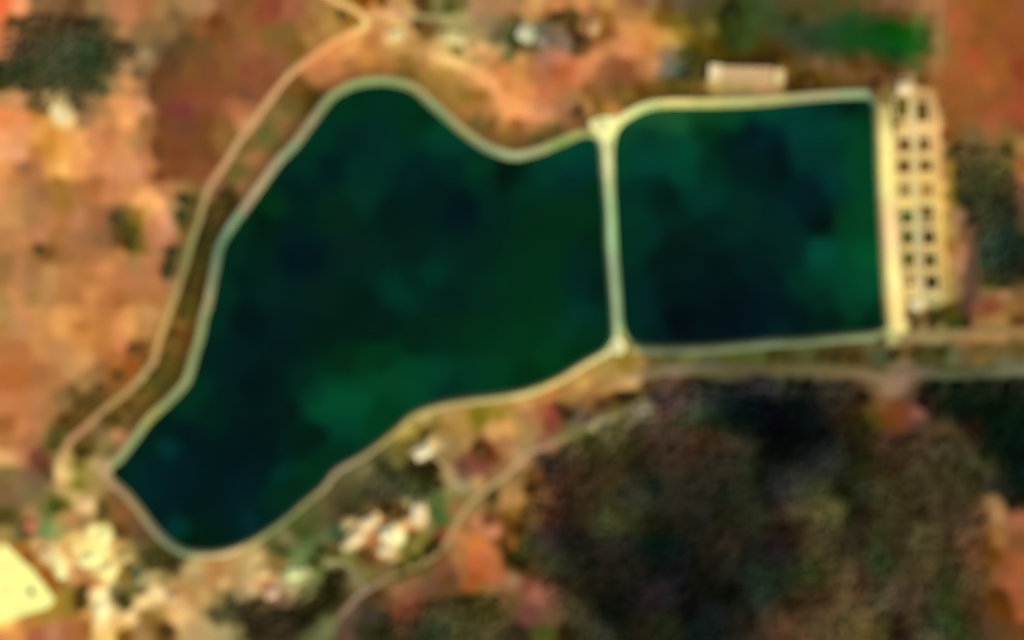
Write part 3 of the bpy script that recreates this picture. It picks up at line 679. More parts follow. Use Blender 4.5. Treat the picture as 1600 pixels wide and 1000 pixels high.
# the pale ring as surveyed: point and colour, used for lining and crest alike
RING = """507 150 8c9468;475 195 a09070;445 230 8c9874;432 250 a8987c;400 295 b09c78;387 312 a89078;362 347 849878;342 380 6c8468;332 425 80886c;322 475 a09870;315 500 94986c;300 557 8c9468;287 592 94986c;262 620 8c9468;230 650 a8a060;207 680 90986c;180 715 94986c;158 735 d0b080;165 750 b09070;187 770 a48c68;212 800 a08c60;237 832 94886c;262 857 7c8868;287 870 889870;325 875 c0b080;362 870 dcc08c;400 845 a8a068;425 827 808c5c;450 812 7c845c;482 787 8c8858;512 762 a09468;540 740 a09474;575 715 a09468;612 685 a8985c;650 655 b0a468;700 635 b8a870;775 625 c0b478;825 615 d8cc88;870 600 e8d480;900 582 e0cc88;925 567 e4d890;965 546 ffffb8;560 125 90a068;592 122 90a068;620 125 94a06c;650 132 a8a070;687 170 90a070;725 200 a8a470;762 228 98a078;800 240 a8b088;837 232 a8a478;875 217 90a05c;905 202 a4a060;942 197 ffffa0;957 190 fff0a0;975 175 e8e8a0;1012 161 d0d890;1050 158 f0dc90;1100 158 d8d080;1150 157 c8c480;1200 153 bcb478;1275 146 b0a880;1337 143 9cac80;1365 150 88a080;1380 522 a0a868;1362 525 84946c;1300 532 788460;1250 537 6c7858;1200 538 748064;1150 543 747c5c;1100 547 707858;1050 548 646c54;1012 547 707458;985 548 9c9c60;945 230 d8dca0;947 260 e8e4a8;950 290 b8c888;952 325 a0c488;953 375 a0c890;956 410 94a880;958 450 8ca478;961 500 94ac7c;963 530 c0d090;1383 195 e8d080;1386 230 ffeb90;1388 260 ffe888;1385 300 ece090;1390 340 f4c888;1394 380 f8cc90;1396 420 ffe090;1398 440 fff098;1402 480 f8d080;1403 510 e0d080"""
RP, RC = parse(RING)
GAIN = 1.18                                        # a narrow pale band loses some brightness to the soft lens


def ring_colour(px, py):
    px, py = np.atleast_1d(px), np.atleast_1d(py)
    d2 = (px[:, None] - RP[None, :, 0]) ** 2 + (py[:, None] - RP[None, :, 1]) ** 2
    wgt = 1 / (d2 + 64) ** 2
    return (wgt @ RC) / wgt.sum(1)[:, None]


def lining(name, poly, label):
    """sloping concrete lining from below the water to the crest, with a low coping"""
    P = poly
    N = frame2d(P, True)
    prof = [(-2.4, WLEVEL - 1.2), (0.0, WLEVEL - 0.02), (0.05, WLEVEL + 0.12), (2.7, CREST + 0.05), (2.7, CREST + 0.3), (3.15, CREST + 0.3), (3.15, CREST - 0.4)]
    n, m = len(P), len(prof)
    V = np.zeros((n, m, 3))
    for k, (o, z) in enumerate(prof):
        V[:, k, :2] = P + N * o
        V[:, k, 2] = z
    c = ring_colour(P[:, 0] * 2 + 800, 500 - P[:, 1] * 2)
    C = np.repeat(c[:, None, :], m, 1)
    C[:, 1:4] *= np.array([0.80, 0.98, 0.86])      # algae staining below the coping
    C[:, 0] = albedo('20402c')
    C[:, 4:] *= GAIN
    i = np.arange(n)
    j = (i + 1) % n
    F = np.concatenate([np.stack([i * m + k, j * m + k, j * m + k + 1, i * m + k + 1], 1) for k in range(m - 1)])
    o = mesh_obj(name, V.reshape(-1, 3), F[:, ::-1], M_CONC, cols=np.clip(C.reshape(-1, 3), 0, .85))
    return tag(o, label, kind='structure')


lining('basin_lining', O1, 'pale sloping concrete lining around the large irregular basin')
lining('basin_lining', O2, 'pale sloping concrete lining around the squarish eastern basin')


def crest(name, poly, a, b, label, width=3.4, off=5.0, gain=None):
    """crest path beside a stretch of the outline between two survey points"""
    px, py = poly[:, 0] * 2 + 800, 500 - poly[:, 1] * 2
    i0 = int(np.argmin((px - a[0]) ** 2 + (py - a[1]) ** 2))
    i1 = int(np.argmin((px - b[0]) ** 2 + (py - b[1]) ** 2))
    n = len(poly)
    ids = [(i0 + k) % n for k in range((i1 - i0) % n + 1)]
    N = frame2d(poly, True)
    P = poly[ids] + N[ids] * off
    c = np.clip(ring_colour(P[:, 0] * 2 + 800, 500 - P[:, 1] * 2) * (gain or GAIN), 0, .85)
    m = 4
    Nn = frame2d(P, False)
    V, C, F = [], [], []
    for i in range(len(P)):
        for o, z in ((-.5, CREST - .3), (-.5, CREST + .12), (.5, CREST + .12), (.5, CREST - .3)):
            q = P[i] + Nn[i] * o * width
            V.append((q[0], q[1], z))
            C.append(c[i])
        if i:
            for k in range(m - 1):
                F.append((i * m + k, (i - 1) * m + k, (i - 1) * m + k + 1, i * m + k + 1))
    o = mesh_obj(name, np.array(V), np.array(F)[:, ::-1], M_TRACK, cols=np.array(C))
    return tag(o, label, kind='structure')


# outlines run clockwise seen from above
crest('crest_path', O1, (950, 540), (912, 214), 'pale crest path round the west side of the large basin')
crest('crest_path', O2, (975, 195), (1355, 155), 'cream crest path along the north side of the square basin')
crest('crest_path', O2, (1368, 514), (988, 535), 'grey green crest path along the south side of the square basin', width=5.0, off=5.8)

# causeway between the basins
tag(strip('causeway', [(942, 203, 'fffff0'), (945, 230, 'f0f0b0'), (948, 260, 'f4f0b4'), (950, 290, 'dce4ac'), (952, 325, 'c8e4b0'), (954, 375, 'c4e4b0'),
                       (957, 410, 'bccca4'), (959, 450, 'b4c89c'), (962, 500, 'bcd0a0'), (964, 528, 'd0e0a0'), (965, 543, 'ffffc0')],
          4.6, '', M_CONC, lift=0.17, ragged=0), 'long narrow pale green concrete causeway dividing the two basins', kind='structure')


def slab(name, poly, z0, z1, hx, label, mat=None):
    V, F = [], []
    P = [W(*p) for p in poly]
    n = len(P)
    for z in (z0, z1):
        V += [(x, y, z) for x, y in P]
    area = sum(P[i][0] * P[(i + 1) % n][1] - P[(i + 1) % n][0] * P[i][1] for i in range(n))
    top = list(range(n, 2 * n))
    F.append(tuple(top if area > 0 else top[::-1]))
    for i in range(n):
        j = (i + 1) % n
        f = (i, j, n + j, n + i)
        F.append(f if area > 0 else f[::-1])
    o = mesh_obj(name, V, F, mat or plain(hx, 'pale_concrete', 0.9, amps=((1.5, .08), (9, .12))))
    return tag(o, label, kind='structure')


slab('paved_apron', [(921, 190), (940, 183), (962, 182), (966, 192), (958, 212), (951, 222), (940, 222), (932, 208), (922, 200)], 2.6, CREST + 0.2, 'ffffb0',
     'bright cream paved apron at the north end of the causeway')
slab('paved_apron', [(953, 541), (960, 530), (970, 530), (978, 541), (972, 553), (958, 553)], 2.6, CREST + 0.2, 'ffffc0',
     'small bright paved apron at the south end of the causeway')
strip_east = [(1379, 165, 'b8a868'), (1381, 190, 'd8c880'), (1384, 215, 'ffe898'), (1385, 260, 'fff098'), (1386, 300, 'f4e898'), (1390, 340, 'fcd898'), (1393, 380, 'ffdca0'),
              (1395, 420, 'ffec9c'), (1397, 440, 'fff8a8'), (1400, 480, 'ffe090'), (1402, 518, 'e8d890')]
tag(strip('service_road', strip_east, 11.0, '', M_CONC, lift=0.15, ragged=0.05), 'wide bright cream service road on the bank between square basin and filter beds', kind='structure')

CLEAR = []
TRACKS = [
    ('perimeter_road', 5.2, 'tan unpaved road curving down the west side of the reservoir bank',
     [(500, -14, 'e0b070'), (525, 2, 'f0c078'), (555, 15, 'f4c078'), (568, 27, 'fcd084'), (571, 42, 'fcd888'), (550, 50, 'f4bc70'), (517, 67, 'f8ac68'), (487, 90, 'e8a46c'), (457, 112, 'dcac74'), (432, 140, 'd8a874'),
      (410, 170, 'd4a474'), (385, 203, 'd0a070'), (370, 225, 'd0a474'), (355, 250, 'd0a074'), (337, 275, 'd09c70'), (322, 300, 'b49868'), (310, 345, 'a09060'), (296, 385, '94945c'), (287, 420, '948c58'),
      (272, 462, 'b09864'), (262, 490, 'c8a868'), (256, 510, 'c8a860'), (247, 532, 'd0a068'), (240, 562, 'c8a068'), (222, 587, 'bca068'), (197, 612, 'b89860'), (180, 625, 'b8985c'), (160, 642, 'b49460'),
      (130, 670, 'bc8c64'), (110, 687, 'c49068'), (97, 710, 'c49c64'), (91, 730, 'ecc888'), (90, 750, 'f0c080')]),
    ('track', 4.0, 'beige track leading east from the road fork across the north edge',
     [(574, 26, 'e8b478'), (600, 20, 'ecb47c'), (625, 22, 'd4a878'), (655, 26, 'a89868'), (690, 27, 'a89c68'), (712, 34, 'a8a068'), (735, 50, 'a88c5c'), (760, 62, '9c8458')]),
    ('track', 6.0, 'bright orange track curving round the scrub north of the large basin',
     [(672, 82, 'ecb870'), (700, 92, 'fcd488'), (728, 103, 'f4c478'), (748, 118, 'f0ac68'), (765, 130, 'fcb070'), (782, 152, 'f8a864'), (795, 170, 'f8a868'), (815, 178, 'f8a468'), (845, 178, 'e09468'), (862, 168, 'c88860')]),
    ('road', 6.4, 'pinkish brown road running west along the south bank of the square basin',
     [(1640, 514, '94744c'), (1590, 516, '98784c'), (1525, 519, '987c50'), (1480, 522, '907c54'), (1440, 524, '988458'), (1412, 530, '94805c')]),
    ('road', 8.0, 'dull grey brown road along the foot of the southern embankment',
     [(1640, 578, '6c7058'), (1600, 577, '70745c'), (1570, 578, '6c6c50'), (1530, 582, '545840'), (1480, 584, '545c3c'), (1440, 580, '706050'), (1412, 584, '846c58'), (1380, 590, '8c7458'), (1340, 582, '7c6848'),
      (1275, 575, '68603c'), (1200, 576, '605838'), (1150, 574, '5c5438'), (1100, 575, '68644c'), (1050, 577, '807458'), (1010, 585, '7c6c4c'), (985, 594, 'd0a870'), (962, 602, 'c09058'), (930, 608, 'a07840')]),
    ('track', 4.3, 'winding grey green track going south west past the white building cluster',
     [(1020, 637, '84785c'), (1005, 640, '9c907c'), (975, 647, '807848'), (950, 655, '908868'), (930, 662, 'a89c74'), (905, 672, '787044'), (887, 682, '8c8454'), (868, 690, 'a08860'), (850, 698, 'b08868'), (830, 705, 'bc9474'), (812, 718, 'c49c78'), (795, 738, 'c0a070'), (775, 752, 'bca070'), (755, 768, 'b89c68'),
      (737, 783, 'b0985c'), (718, 808, 'b49c64'), (706, 832, 'b49864'), (695, 850, 'b09060'), (678, 868, 'a89060'), (655, 882, '8c7850'), (625, 894, '8c7c4c'), (600, 905, '907c54'), (580, 918, '948464'),
      (560, 930, '9c8470'), (545, 947, '94806c'), (528, 965, '847050'), (508, 985, '747c50'), (490, 1010, '6c744c')]),
    ('track', 3.2, 'short pale track looping off the winding track by the dark grove',
     [(505, 884, '9c9464'), (518, 878, 'acA074'.lower()), (535, 878, 'a09468'), (548, 890, '8c8458'), (558, 905, '8c8458'), (570, 918, '9c9470')]),
    ('track', 3.2, 'thin pale footpath dropping from the white building to the winding track',
     [(668, 700, 'c0a06c'), (678, 712, 'b89868'), (692, 726, 'b49868'), (703, 742, 'b0946c'), (716, 757, 'a8a078'), (728, 764, 'a89468')]),
    ('service_road', 4.4, 'orange tan service road along the east edge of the filter beds',
     [(1426, 138, 'd8b070'), (1448, 143, 'c8a068'), (1458, 155, 'd0a068'), (1463, 180, 'd4a870'), (1464, 205, 'f4c084'), (1466, 240, 'dcac6c'), (1466, 290, 'ecbc6c'), (1469, 340, 'f4cc78'), (1472, 380, 'e0b860'), (1476, 420, 'd0a858'), (1479, 450, 'b89c54'), (1478, 468, 'b0a468')]),
    ('track', 3.0, 'narrow tan track along the top edge beside the large ploughed field',
     [(1466, -14, 'b0805c'), (1468, 20, 'a87850'), (1466, 55, '94804c'), (1467, 90, 'a07848'), (1462, 120, 'a87848')]),
    ('track', 4.0, 'bright sandy track winding through the south west works yard',
     [(166, 1012, 'f8d080'), (168, 980, 'f8d080'), (180, 968, 'f4c47c'), (198, 962, 'f8d498'), (210, 950, 'f0cc88'), (222, 938, 'f8d898'), (240, 928, 'ffe0a0'), (258, 928, 'f8d8a0'), (275, 940, 'd8b070'), (290, 955, 'e8bc78')]),
]
for nm, wd, lb, pts in TRACKS:
    CLEAR.append(np.stack(W(*catmull(hexrows(pts), False, 8)[:, :2].T), 1))
    tag(strip(nm, pts, wd, '', lift=0.14), lb, kind='structure')

tag(strip('walkway', [(1425, 155, 'd8c890'), (1427, 195, 'f4d8a0'), (1428, 240, 'e8cc90'), (1430, 280, 'ecd090'), (1432, 320, 'e8d898'), (1433, 360, 'c8c89c'), (1434, 400, 'c8b890'), (1436, 440, 'dcc890'), (1438, 462, 'ffe8b0')],
          4.2, '', M_CONC, lift=0.2, ragged=0.05), 'pale central walkway between the two rows of filter beds', kind='structure')
for yy, hx, wh in ((201, 'ffd480', 'northernmost'), (243, 'ffd880', 'second'), (278, 'fcd880', 'third'), (316, 'ffe484', 'fourth'), (354, 'e8cc80', 'fifth'), (388, 'f4cc78', 'sixth'), (424, 'f4cc70', 'seventh'), (460, 'f0dc98', 'southernmost')):
    d = (yy - 170) * 0.05
    for a, b, sd in ((1399 + d, 1422 + d * .9, 'west'), (1433 + d * .8, 1460 + d * .8, 'east')):
        tag(strip('walkway', [(a, yy, hx), ((a + b) / 2, yy, hx), (b, yy + 1, hx)], 3.0, '', M_CONC, lift=0.24, ragged=0.05),
            f'{wh} pale cross walkway between filter beds of the {sd} row', kind='structure')

# bright sandy plot in the south west corner
slab('sandy_plot', [(-60, 868), (-10, 862), (8, 850), (24, 866), (48, 888), (68, 912), (86, 938), (76, 950), (48, 958), (20, 968), (-60, 990)], -0.5, 0.75, 'ffff9e',
     'large bright pale yellow sandy plot in the south west corner')

# ---------------------------------------------------------------- filter beds
M_RIM = plain('ffe8a0', 'bed_wall_concrete', 0.9)


def filter_bed(px, py, wd, dp, floor_hex, rz, label):
    wd, dp = min(wd * 1.5, 11.8), min(dp * 1.42, 17 if dp > 12 else 13.0)
    x, y = W(px, py)
    z = float(height(x, y))
    t = empty('filter_bed', (x, y, z), rz)
    tag(t, label, 'filter bed', 'rectangular filter beds east of the square basin')
    th = 1.0
    for (cx, cy, sx, sy) in ((0, dp / 2, wd + th, th), (0, -dp / 2, wd + th, th)):
        MB().box(cx, cy, 0.45, sx, sy, 1.5).build('wall', M_RIM, t)
    for cx in (-wd / 2, wd / 2):
        MB().box(cx, 0, 0.44, th, dp - th, 1.48).build('wall', M_RIM, t)
    sb = MB()
    k = 5
    V, F = [], []
    for j in range(k + 1):
        for i in range(k + 1):
            V.append((-wd / 2 + wd * i / k, -dp / 2 + dp * j / k, 0.32 + 0.12 * R.rand()))
    for j in range(k):
        for i in range(k):
            F.append((j * (k + 1) + i, j * (k + 1) + i + 1, (j + 1) * (k + 1) + i + 1, (j + 1) * (k + 1) + i))
    mesh_obj('sand_layer', V, F, plain(floor_hex, 'bed_sand', 0.95), t)
    MB().tube((wd / 2 + 0.8, dp * 0.25, 1.0), (wd / 2 - 1.6, dp * 0.25, 1.0), 0.22, 0.22, 8).build('inlet_pipe', M_STEEL, t)
    MB().box(-wd / 2 + 0.9, -dp * 0.2, 1.3, 1.6, 0.8, 0.12).build('platform', M_STEEL, t)
    return t


ORD = 'first second third fourth fifth sixth seventh eighth ninth tenth eleventh twelfth thirteenth fourteenth fifteenth sixteenth'.split() + \
      'seventeenth eighteenth nineteenth twentieth'.split()
bedsW = [(1409, 167, 9, 14, '685614'), (1413, 227, 8, 8.5, '744c18'), (1413, 260, 8.5, 8.5, '6c4810'), (1414, 297, 7.5, 9, 'a08448'), (1417, 340, 8.5, 8, '4c5418'), (1418, 371, 8.5, 9, '5c5418'),
         (1420, 405, 7.5, 9.5, '645410'), (1422, 437, 4.5, 8, '94702c')]
bedsE = [(1441, 174, 7.5, 14, '60440c'), (1444, 226, 6.5, 9, '70480c'), (1446, 259, 9, 8, '78500c'), (1448, 297, 8, 9, 'b08434'), (1448, 331, 8.5, 7.5, '684c00'), (1451, 371, 8.5, 9, '4c3c14'),
         (1453, 407, 8, 9, '5c4818'), (1456, 441, 9, 9.5, '3c3014')]
for side, rows in (('west', bedsW), ('east', bedsE)):
    for i, (px, py, wd, dp, hx) in enumerate(rows):
        tone = 'grey green' if hx[2:4] > hx[0:2] else ('very dark' if hx < '50' else ('brown' if hx < '90' else 'dry tan'))
        filter_bed(px, py, wd, dp, hx, math.radians(2.0), f'{tone} floored filter bed, {ORD[i]} from the north in the {side} row')

# ---------------------------------------------------------------- buildings


def house(name, px, py, wd, dp, ht, deg, roof_hex, wall_hex, label, cat='building', roof='gable', chimney=False, skylights=0):
    x, y = W(px, py)
    z = float(height(x, y)) - 0.15
    t = empty(name, (x, y, z), math.radians(deg))
    tag(t, label, cat)
    mw = plain(wall_hex, 'render_wall', 0.9)
    mr = plain(roof_hex, 'roof_sheet', 0.7, k=0.9)
    MB().box(0, 0, ht / 2, wd, dp, ht).build('wall', mw, t)
    e = 0.5
    if roof == 'gable':
        rh = dp * 0.22
        a, b = wd / 2 + e, dp / 2 + e
        th = 0.22
        V = []
        for s in (0, th):
            V += [(-a, -b, ht + s - 0.08), (a, -b, ht + s - 0.08), (a, 0, ht + rh + s), (-a, 0, ht + rh + s), (-a, b, ht + s - 0.08), (a, b, ht + s - 0.08)]
        F = [(0, 3, 2, 1), (3, 4, 5, 2), (6, 7, 8, 9), (9, 8, 11, 10), (0, 1, 7, 6), (4, 10, 11, 5), (1, 2, 8, 7), (2, 5, 11, 8), (0, 6, 9, 3), (3, 9, 10, 4)]
        r = mesh_obj('roof', V, F, mr, t)
        for sx in (-1, 1):
            gb = []
            for xx in (sx * wd / 2, sx * (wd / 2 - .25)):
                gb += [(xx, -dp / 2, ht + .005), (xx, dp / 2, ht + .005), (xx, 0, ht + rh - .05)]
            MB().poly(gb, [(0, 1, 2), (3, 5, 4), (0, 3, 4, 1), (1, 4, 5, 2), (2, 5, 3, 0)]).build('gable', mw, t)
        MB().box(0, 0, ht + rh + 0.25, wd + 1.1, 0.35, 0.18).build('ridge_cap', mr, r)
    else:
        r = MB().box(0, 0, ht + 0.12, wd + 0.5, dp + 0.5, 0.24).build('roof', mr, t)
        pb = MB()
        for cx, cy, sx, sy in ((0, dp / 2 + .1, wd + .5, .3), (0, -dp / 2 - .1, wd + .5, .3), (wd / 2 + .1, 0, .3, dp - .1), (-wd / 2 - .1, 0, .3, dp - .1)):
            pb.box(cx, cy, ht + 0.44, sx, sy, 0.4)
        pb.build('parapet', mw, r)
        MB().box(wd * .2, 0, ht + 0.6, 1.4, 1.2, 0.7).build('roof_vent', M_STEEL, r)
    if chimney:
        MB().box(wd * .25, dp * .2, ht + dp * .22, .7, .7, 2.0).build('chimney', plain('a06850', 'chimney_brick'), r)
    for k in range(skylights):
        MB().box(-wd / 2 + wd * (k + .5) / skylights, 0, ht + 0.4, 1.6, dp * 0.4, 0.3).build('skylight', M_GLASS, r)
    d = MB().box(wd * .12, -dp / 2 - .04, 1.05, 1.2, .1, 2.1).build('door', plain('5c4834', 'door_paint'), t)
    MB().box(wd * .12 + .4, -dp / 2 - .13, 1.05, .1, .08, .3).build('handle', M_STEEL, d)
    nwin = max(1, int(wd / 4))
    for s in (-1, 1):
        for k in range(nwin):
            xx = -wd / 2 + wd * (k + .5) / nwin
            if s < 0 and abs(xx - wd * .12) < 1.4:
                continue
            f = MB().box(xx, s * (dp / 2 + .03), 1.7, 1.3, .1, 1.1).build('window', plain('e8e4d8', 'window_frame'), t)
            MB().box(xx, s * (dp / 2 + .09), 1.7, 1.1, .04, .9).build('pane', M_GLASS, f)
    return t


H = house
H('shed', 95, 178, 15, 8, 3.6, -42, 'ffecb4', 'e0d0a0', 'white roofed shed on the orange field just south of the dark grove', 'shed', skylights=0)
H('hut', 620, 55, 8, 7, 3, 10, 'fff0a8', 'd8c08c', 'small cream hut in the scrub north of the large basin', 'hut', 'flat')
H('house', 713, 60, 15, 9, 3.6, -18, 'ecd894', 'd8cca0', 'low yellowish house beside the track at the north edge', 'house', chimney=True)
H('house', 822, 54, 12, 10, 4.2, -28, 'dcdcb4', 'c8c8a8', 'pale grey green roofed house in the middle of the north edge', 'house', chimney=True)
H('hut', 928, 43, 6, 7.5, 3, 0, 'e8b880', 'c8a070', 'small tan hut east of the pale grey green house', 'hut')
H('warehouse', 1165, 115, 57, 10, 4, -1.5, 'd8b484', 'd0b080', 'long low cream warehouse beside the north bank of the square basin', 'warehouse', 'flat')
H('storage_building', 1117, 114, 9, 12, 6, -1.5, 'ffe8b4', 'e0d0a8', 'small brighter building on the west end of the long warehouse', 'building', 'flat')
H('storage_building', 1217, 120, 7, 10, 5.8, -1.5, 'f8dc98', 'e0d0a8', 'small pale building closing the east end of the long warehouse', 'building', 'flat')
H('pump_house', 1413, 138, 10, 8, 4.2, 0, 'ffe8b8', 'e8d4a8', 'pale pump house at the north end of the filter beds', 'pump house', chimney=False)
H('valve_house', 942, 197, 6, 5, 3.2, 20, 'fffcb4', 'e8dca8', 'small square valve house on the apron at the north end of the causeway', 'valve house', 'flat')
H('valve_house', 965, 545, 4, 4, 3.0, 0, 'fffcb8', 'e8e0b8', 'tiny white valve house at the south end of the causeway', 'valve house', 'flat')
H('house', 661, 706, 13, 8, 4, 28, 'fff0c4', 'e8dcc0', 'white roofed house just below the south bank of the large basin', 'house', chimney=True)
H('warehouse', 607, 835, 12, 10, 5, 20, 'fff4c0', 'e8dcc0', 'brightest white roofed building in the middle of the southern cluster', 'building')
H('warehouse', 556, 840, 11, 9, 4.6, 40, 'ffe4b0', 'e0cca0', 'pale hall at the west end of the southern cluster', 'building')
H('warehouse', 577, 816, 13, 6.5, 4.2, 25, 'ffe4b0', 'e0d0a8', 'narrow cream hall on the north side of the southern cluster', 'building')
H('warehouse', 653, 802, 8, 13, 4.6, -10, 'ffe8bc', 'e0d4b0', 'tall narrow cream roofed hall at the east end of the southern cluster', 'building', 'flat')
H('shed', 602, 860, 9, 5, 3.4, 15, 'ffe8b8', 'd8c8a0', 'small cream shed just south of the brightest white building', 'shed')
H('shed', 459, 897, 9, 7, 3.4, 10, 'f0f8b0', 'd0d8a8', 'small pale green roofed shed near the foot of the southern bank', 'shed')
H('shed', 424, 927, 9, 6, 3.4, 20, 'ecc4a0', 'd0b090', 'small pinkish roofed shed south west of the pale green shed', 'shed')
H('hut', 1430, 477, 8, 7, 3.2, 0, 'fff0bc', 'e8d8b0', 'cream hut at the south end of the filter beds', 'hut', 'flat')
H('hut', 1008, 639, 5, 4, 2.8, 0, 'a8a488', '9c9880', 'little grey hut where the winding track starts in the woods', 'hut')
H('shed', 48, 822, 7, 6, 3.2, 0, 'dc8460', 'b88860', 'small reddish roofed shed at the north west of the works yard', 'shed')

H('shed', 733, 80, 7, 5, 3, -20, 'ffc488', 'd8b080', 'small orange tan shed just south east of the low yellowish house', 'shed')
H('hut', 697, 53, 5, 5, 2.8, 5, 'e0d490', 'c8b880', 'tiny yellow hut touching the west side of the low yellowish house', 'hut', 'flat')
H('shed', 846, 64, 7, 5, 3, -30, 'a89888', '988878', 'small grey shed south east of the pale grey green house', 'shed')
H('shed', 631, 818, 7, 6, 3.4, 30, 'f0c080', 'd8b080', 'small tan shed between the brightest white building and the tall narrow hall', 'shed')
H('shed', 541, 853, 6, 5, 3, 35, 'e8d8a0', 'c8b888', 'small pale shed at the south west corner of the southern cluster', 'shed')
H('shed', 476, 893, 7, 5, 3, 15, 'c8cc90', 'b0b480', 'dull green shed just east of the pale green roofed shed', 'shed')
H('shed', 411, 893, 7, 6, 3, 15, 'f0cc88', 'd8b880', 'small cream shed at the foot of the southernmost bank', 'shed')
H('shed', 74, 868, 8, 5, 3, -40, 'f8d8a0', 'd8c090', 'small cream shed at the north west end of the long pale yellow heap', 'shed')
H('shed', 194, 872, 7, 5, 3, 20, 'e8cc80', 'c8b078', 'small yellowish shed at the east side of the works yard', 'shed')
H('hut', 270, 936, 6, 5, 3, 10, 'f0cc90', 'd0b080', 'small tan hut beside the bright sandy track south of the thicket', 'hut')

# ---------------------------------------------------------------- sand and gravel heaps in the works yard
def heap(px, py, rx, ry, hh, deg, hx, label):
    x, y = W(px, py)
    z = float(height(x, y)) - 0.2
    n, rings = 22, 7
    V, F = [(0, 0, hh)], []
    for k in range(1, rings + 1):
        f = k / rings
        for i in range(n):
            a = 2 * math.pi * i / n
            wob = 1 + 0.22 * math.sin(a * 2 + px) + 0.12 * math.sin(a * 5 + py) + 0.06 * R.randn()
            V.append((rx * f * wob * math.cos(a), ry * f * wob * math.sin(a), max(0, hh * (1 - f) ** 1.15 + 0.12 * R.randn() * (f < 1)) - (0.3 if k == rings else 0)))
    for i in range(n):
        F.append((0, 1 + i, 1 + (i + 1) % n))
    for k in range(rings - 1):
        for i in range(n):
            a, b = 1 + k * n + i, 1 + k * n + (i + 1) % n
            F.append((a, a + n, b + n, b))
    o = mesh_obj('gravel_heap', V, F, plain(hx, 'loose_gravel', 0.95, amps=((.4, .15), (2, .12))), smooth=True, loc=(x, y, z), rz=math.radians(deg))
    return tag(o, label, 'heap', 'pale heaps in the works yard')


heap(91, 886, 11, 5.5, 3.5, -55, 'fffcb0', 'long pale yellow heap at the west side of the works yard')
heap(162, 838, 8, 5, 3.5, 70, 'ffffb0', 'bright heap at the north corner of the works yard')
heap(140, 873, 9, 8, 4.2, 20, 'fffcac', 'largest pale heap in the centre of the works yard')
heap(117, 853, 7, 5, 3, -35, 'ffe090', 'smaller yellow heap between the long heap and the corner heap')
heap(166, 892, 9, 7, 3.8, 30, 'fff4a0', 'round yellow heap at the south east of the works yard')
heap(157, 951, 6, 8, 3.2, 12, 'fff8bc', 'isolated cream heap by the sandy track south of the yard')
heap(132, 787, 6, 5, 2.5, -30, 'f0c88c', 'small tan heap near the bend of the perimeter road')

# ---------------------------------------------------------------- trees
def ico(sub=1):
    import bmesh
    bm = bmesh.new()
    bmesh.ops.create_icosphere(bm, subdivisions=sub, radius=1.0)
    V = np.array([v.co[:] for v in bm.verts])
    F = np.array([[v.index for v in f.verts] for f in bm.faces])
    bm.free()
    return V, F


IV, IF = ico(1)
IV2, IF2 = ico(2)


def crown_template(seed, blobs=5, leaves=0, base=None):
    """a crown of unit radius: several lumpy clumps at different heights, and loose leaf sprays"""
    r = np.random.RandomState(seed)
    bv, bf = base or (IV, IF)
    Vs, Fs, n = [], [], 0
    sh = []
    for k in range(blobs):
        a = 2 * math.pi * (k + r.rand() * .6) / max(1, blobs - 1)
        q = 0 if k == 0 else 0.42 + 0.22 * r.rand()
        c = np.array([q * math.cos(a), q * math.sin(a), (0.95 if k == 0 else 0.45 + .45 * r.rand())])
        s = (0.55 if k == 0 else 0.36 + .2 * r.rand())
        v = bv * (1 + 0.28 * r.randn(len(bv), 1)) * s * np.array([1, 1, .85]) + c
        Vs.append(v)
        Fs.append(bf + n)
        n += len(v)
        sh.append(np.full(len(v), 0.9 + .2 * r.rand()))
    for k in range(leaves):
        a, zz = r.rand() * 6.283, 0.2 + 1.1 * r.rand()
        q = (0.75 + .3 * r.rand()) * math.sqrt(max(0.05, 1 - ((zz - .6) / .95) ** 2))
        c = np.array([q * math.cos(a), q * math.sin(a), zz])
        v = c + r.randn(3, 3) * 0.11
        Vs.append(v)
        Fs.append(np.array([[0, 1, 2]]) + n)
        n += 3
        sh.append(np.full(3, 0.7 + .6 * r.rand()))
    return np.concatenate(Vs), np.concatenate(Fs), np.concatenate(sh)


CT = [crown_template(100 + i) for i in range(6)]
TRN = MB().tube((0, 0, -.3), (0, 0, 1), 0.09, 0.05, 5)
TV, TF = np.array(TRN.V), [f for f in TRN.F if len(f) == 4]
TF = np.array([[f[0], f[1], f[2]] for f in TF] + [[f[0], f[2], f[3]] for f in TF])


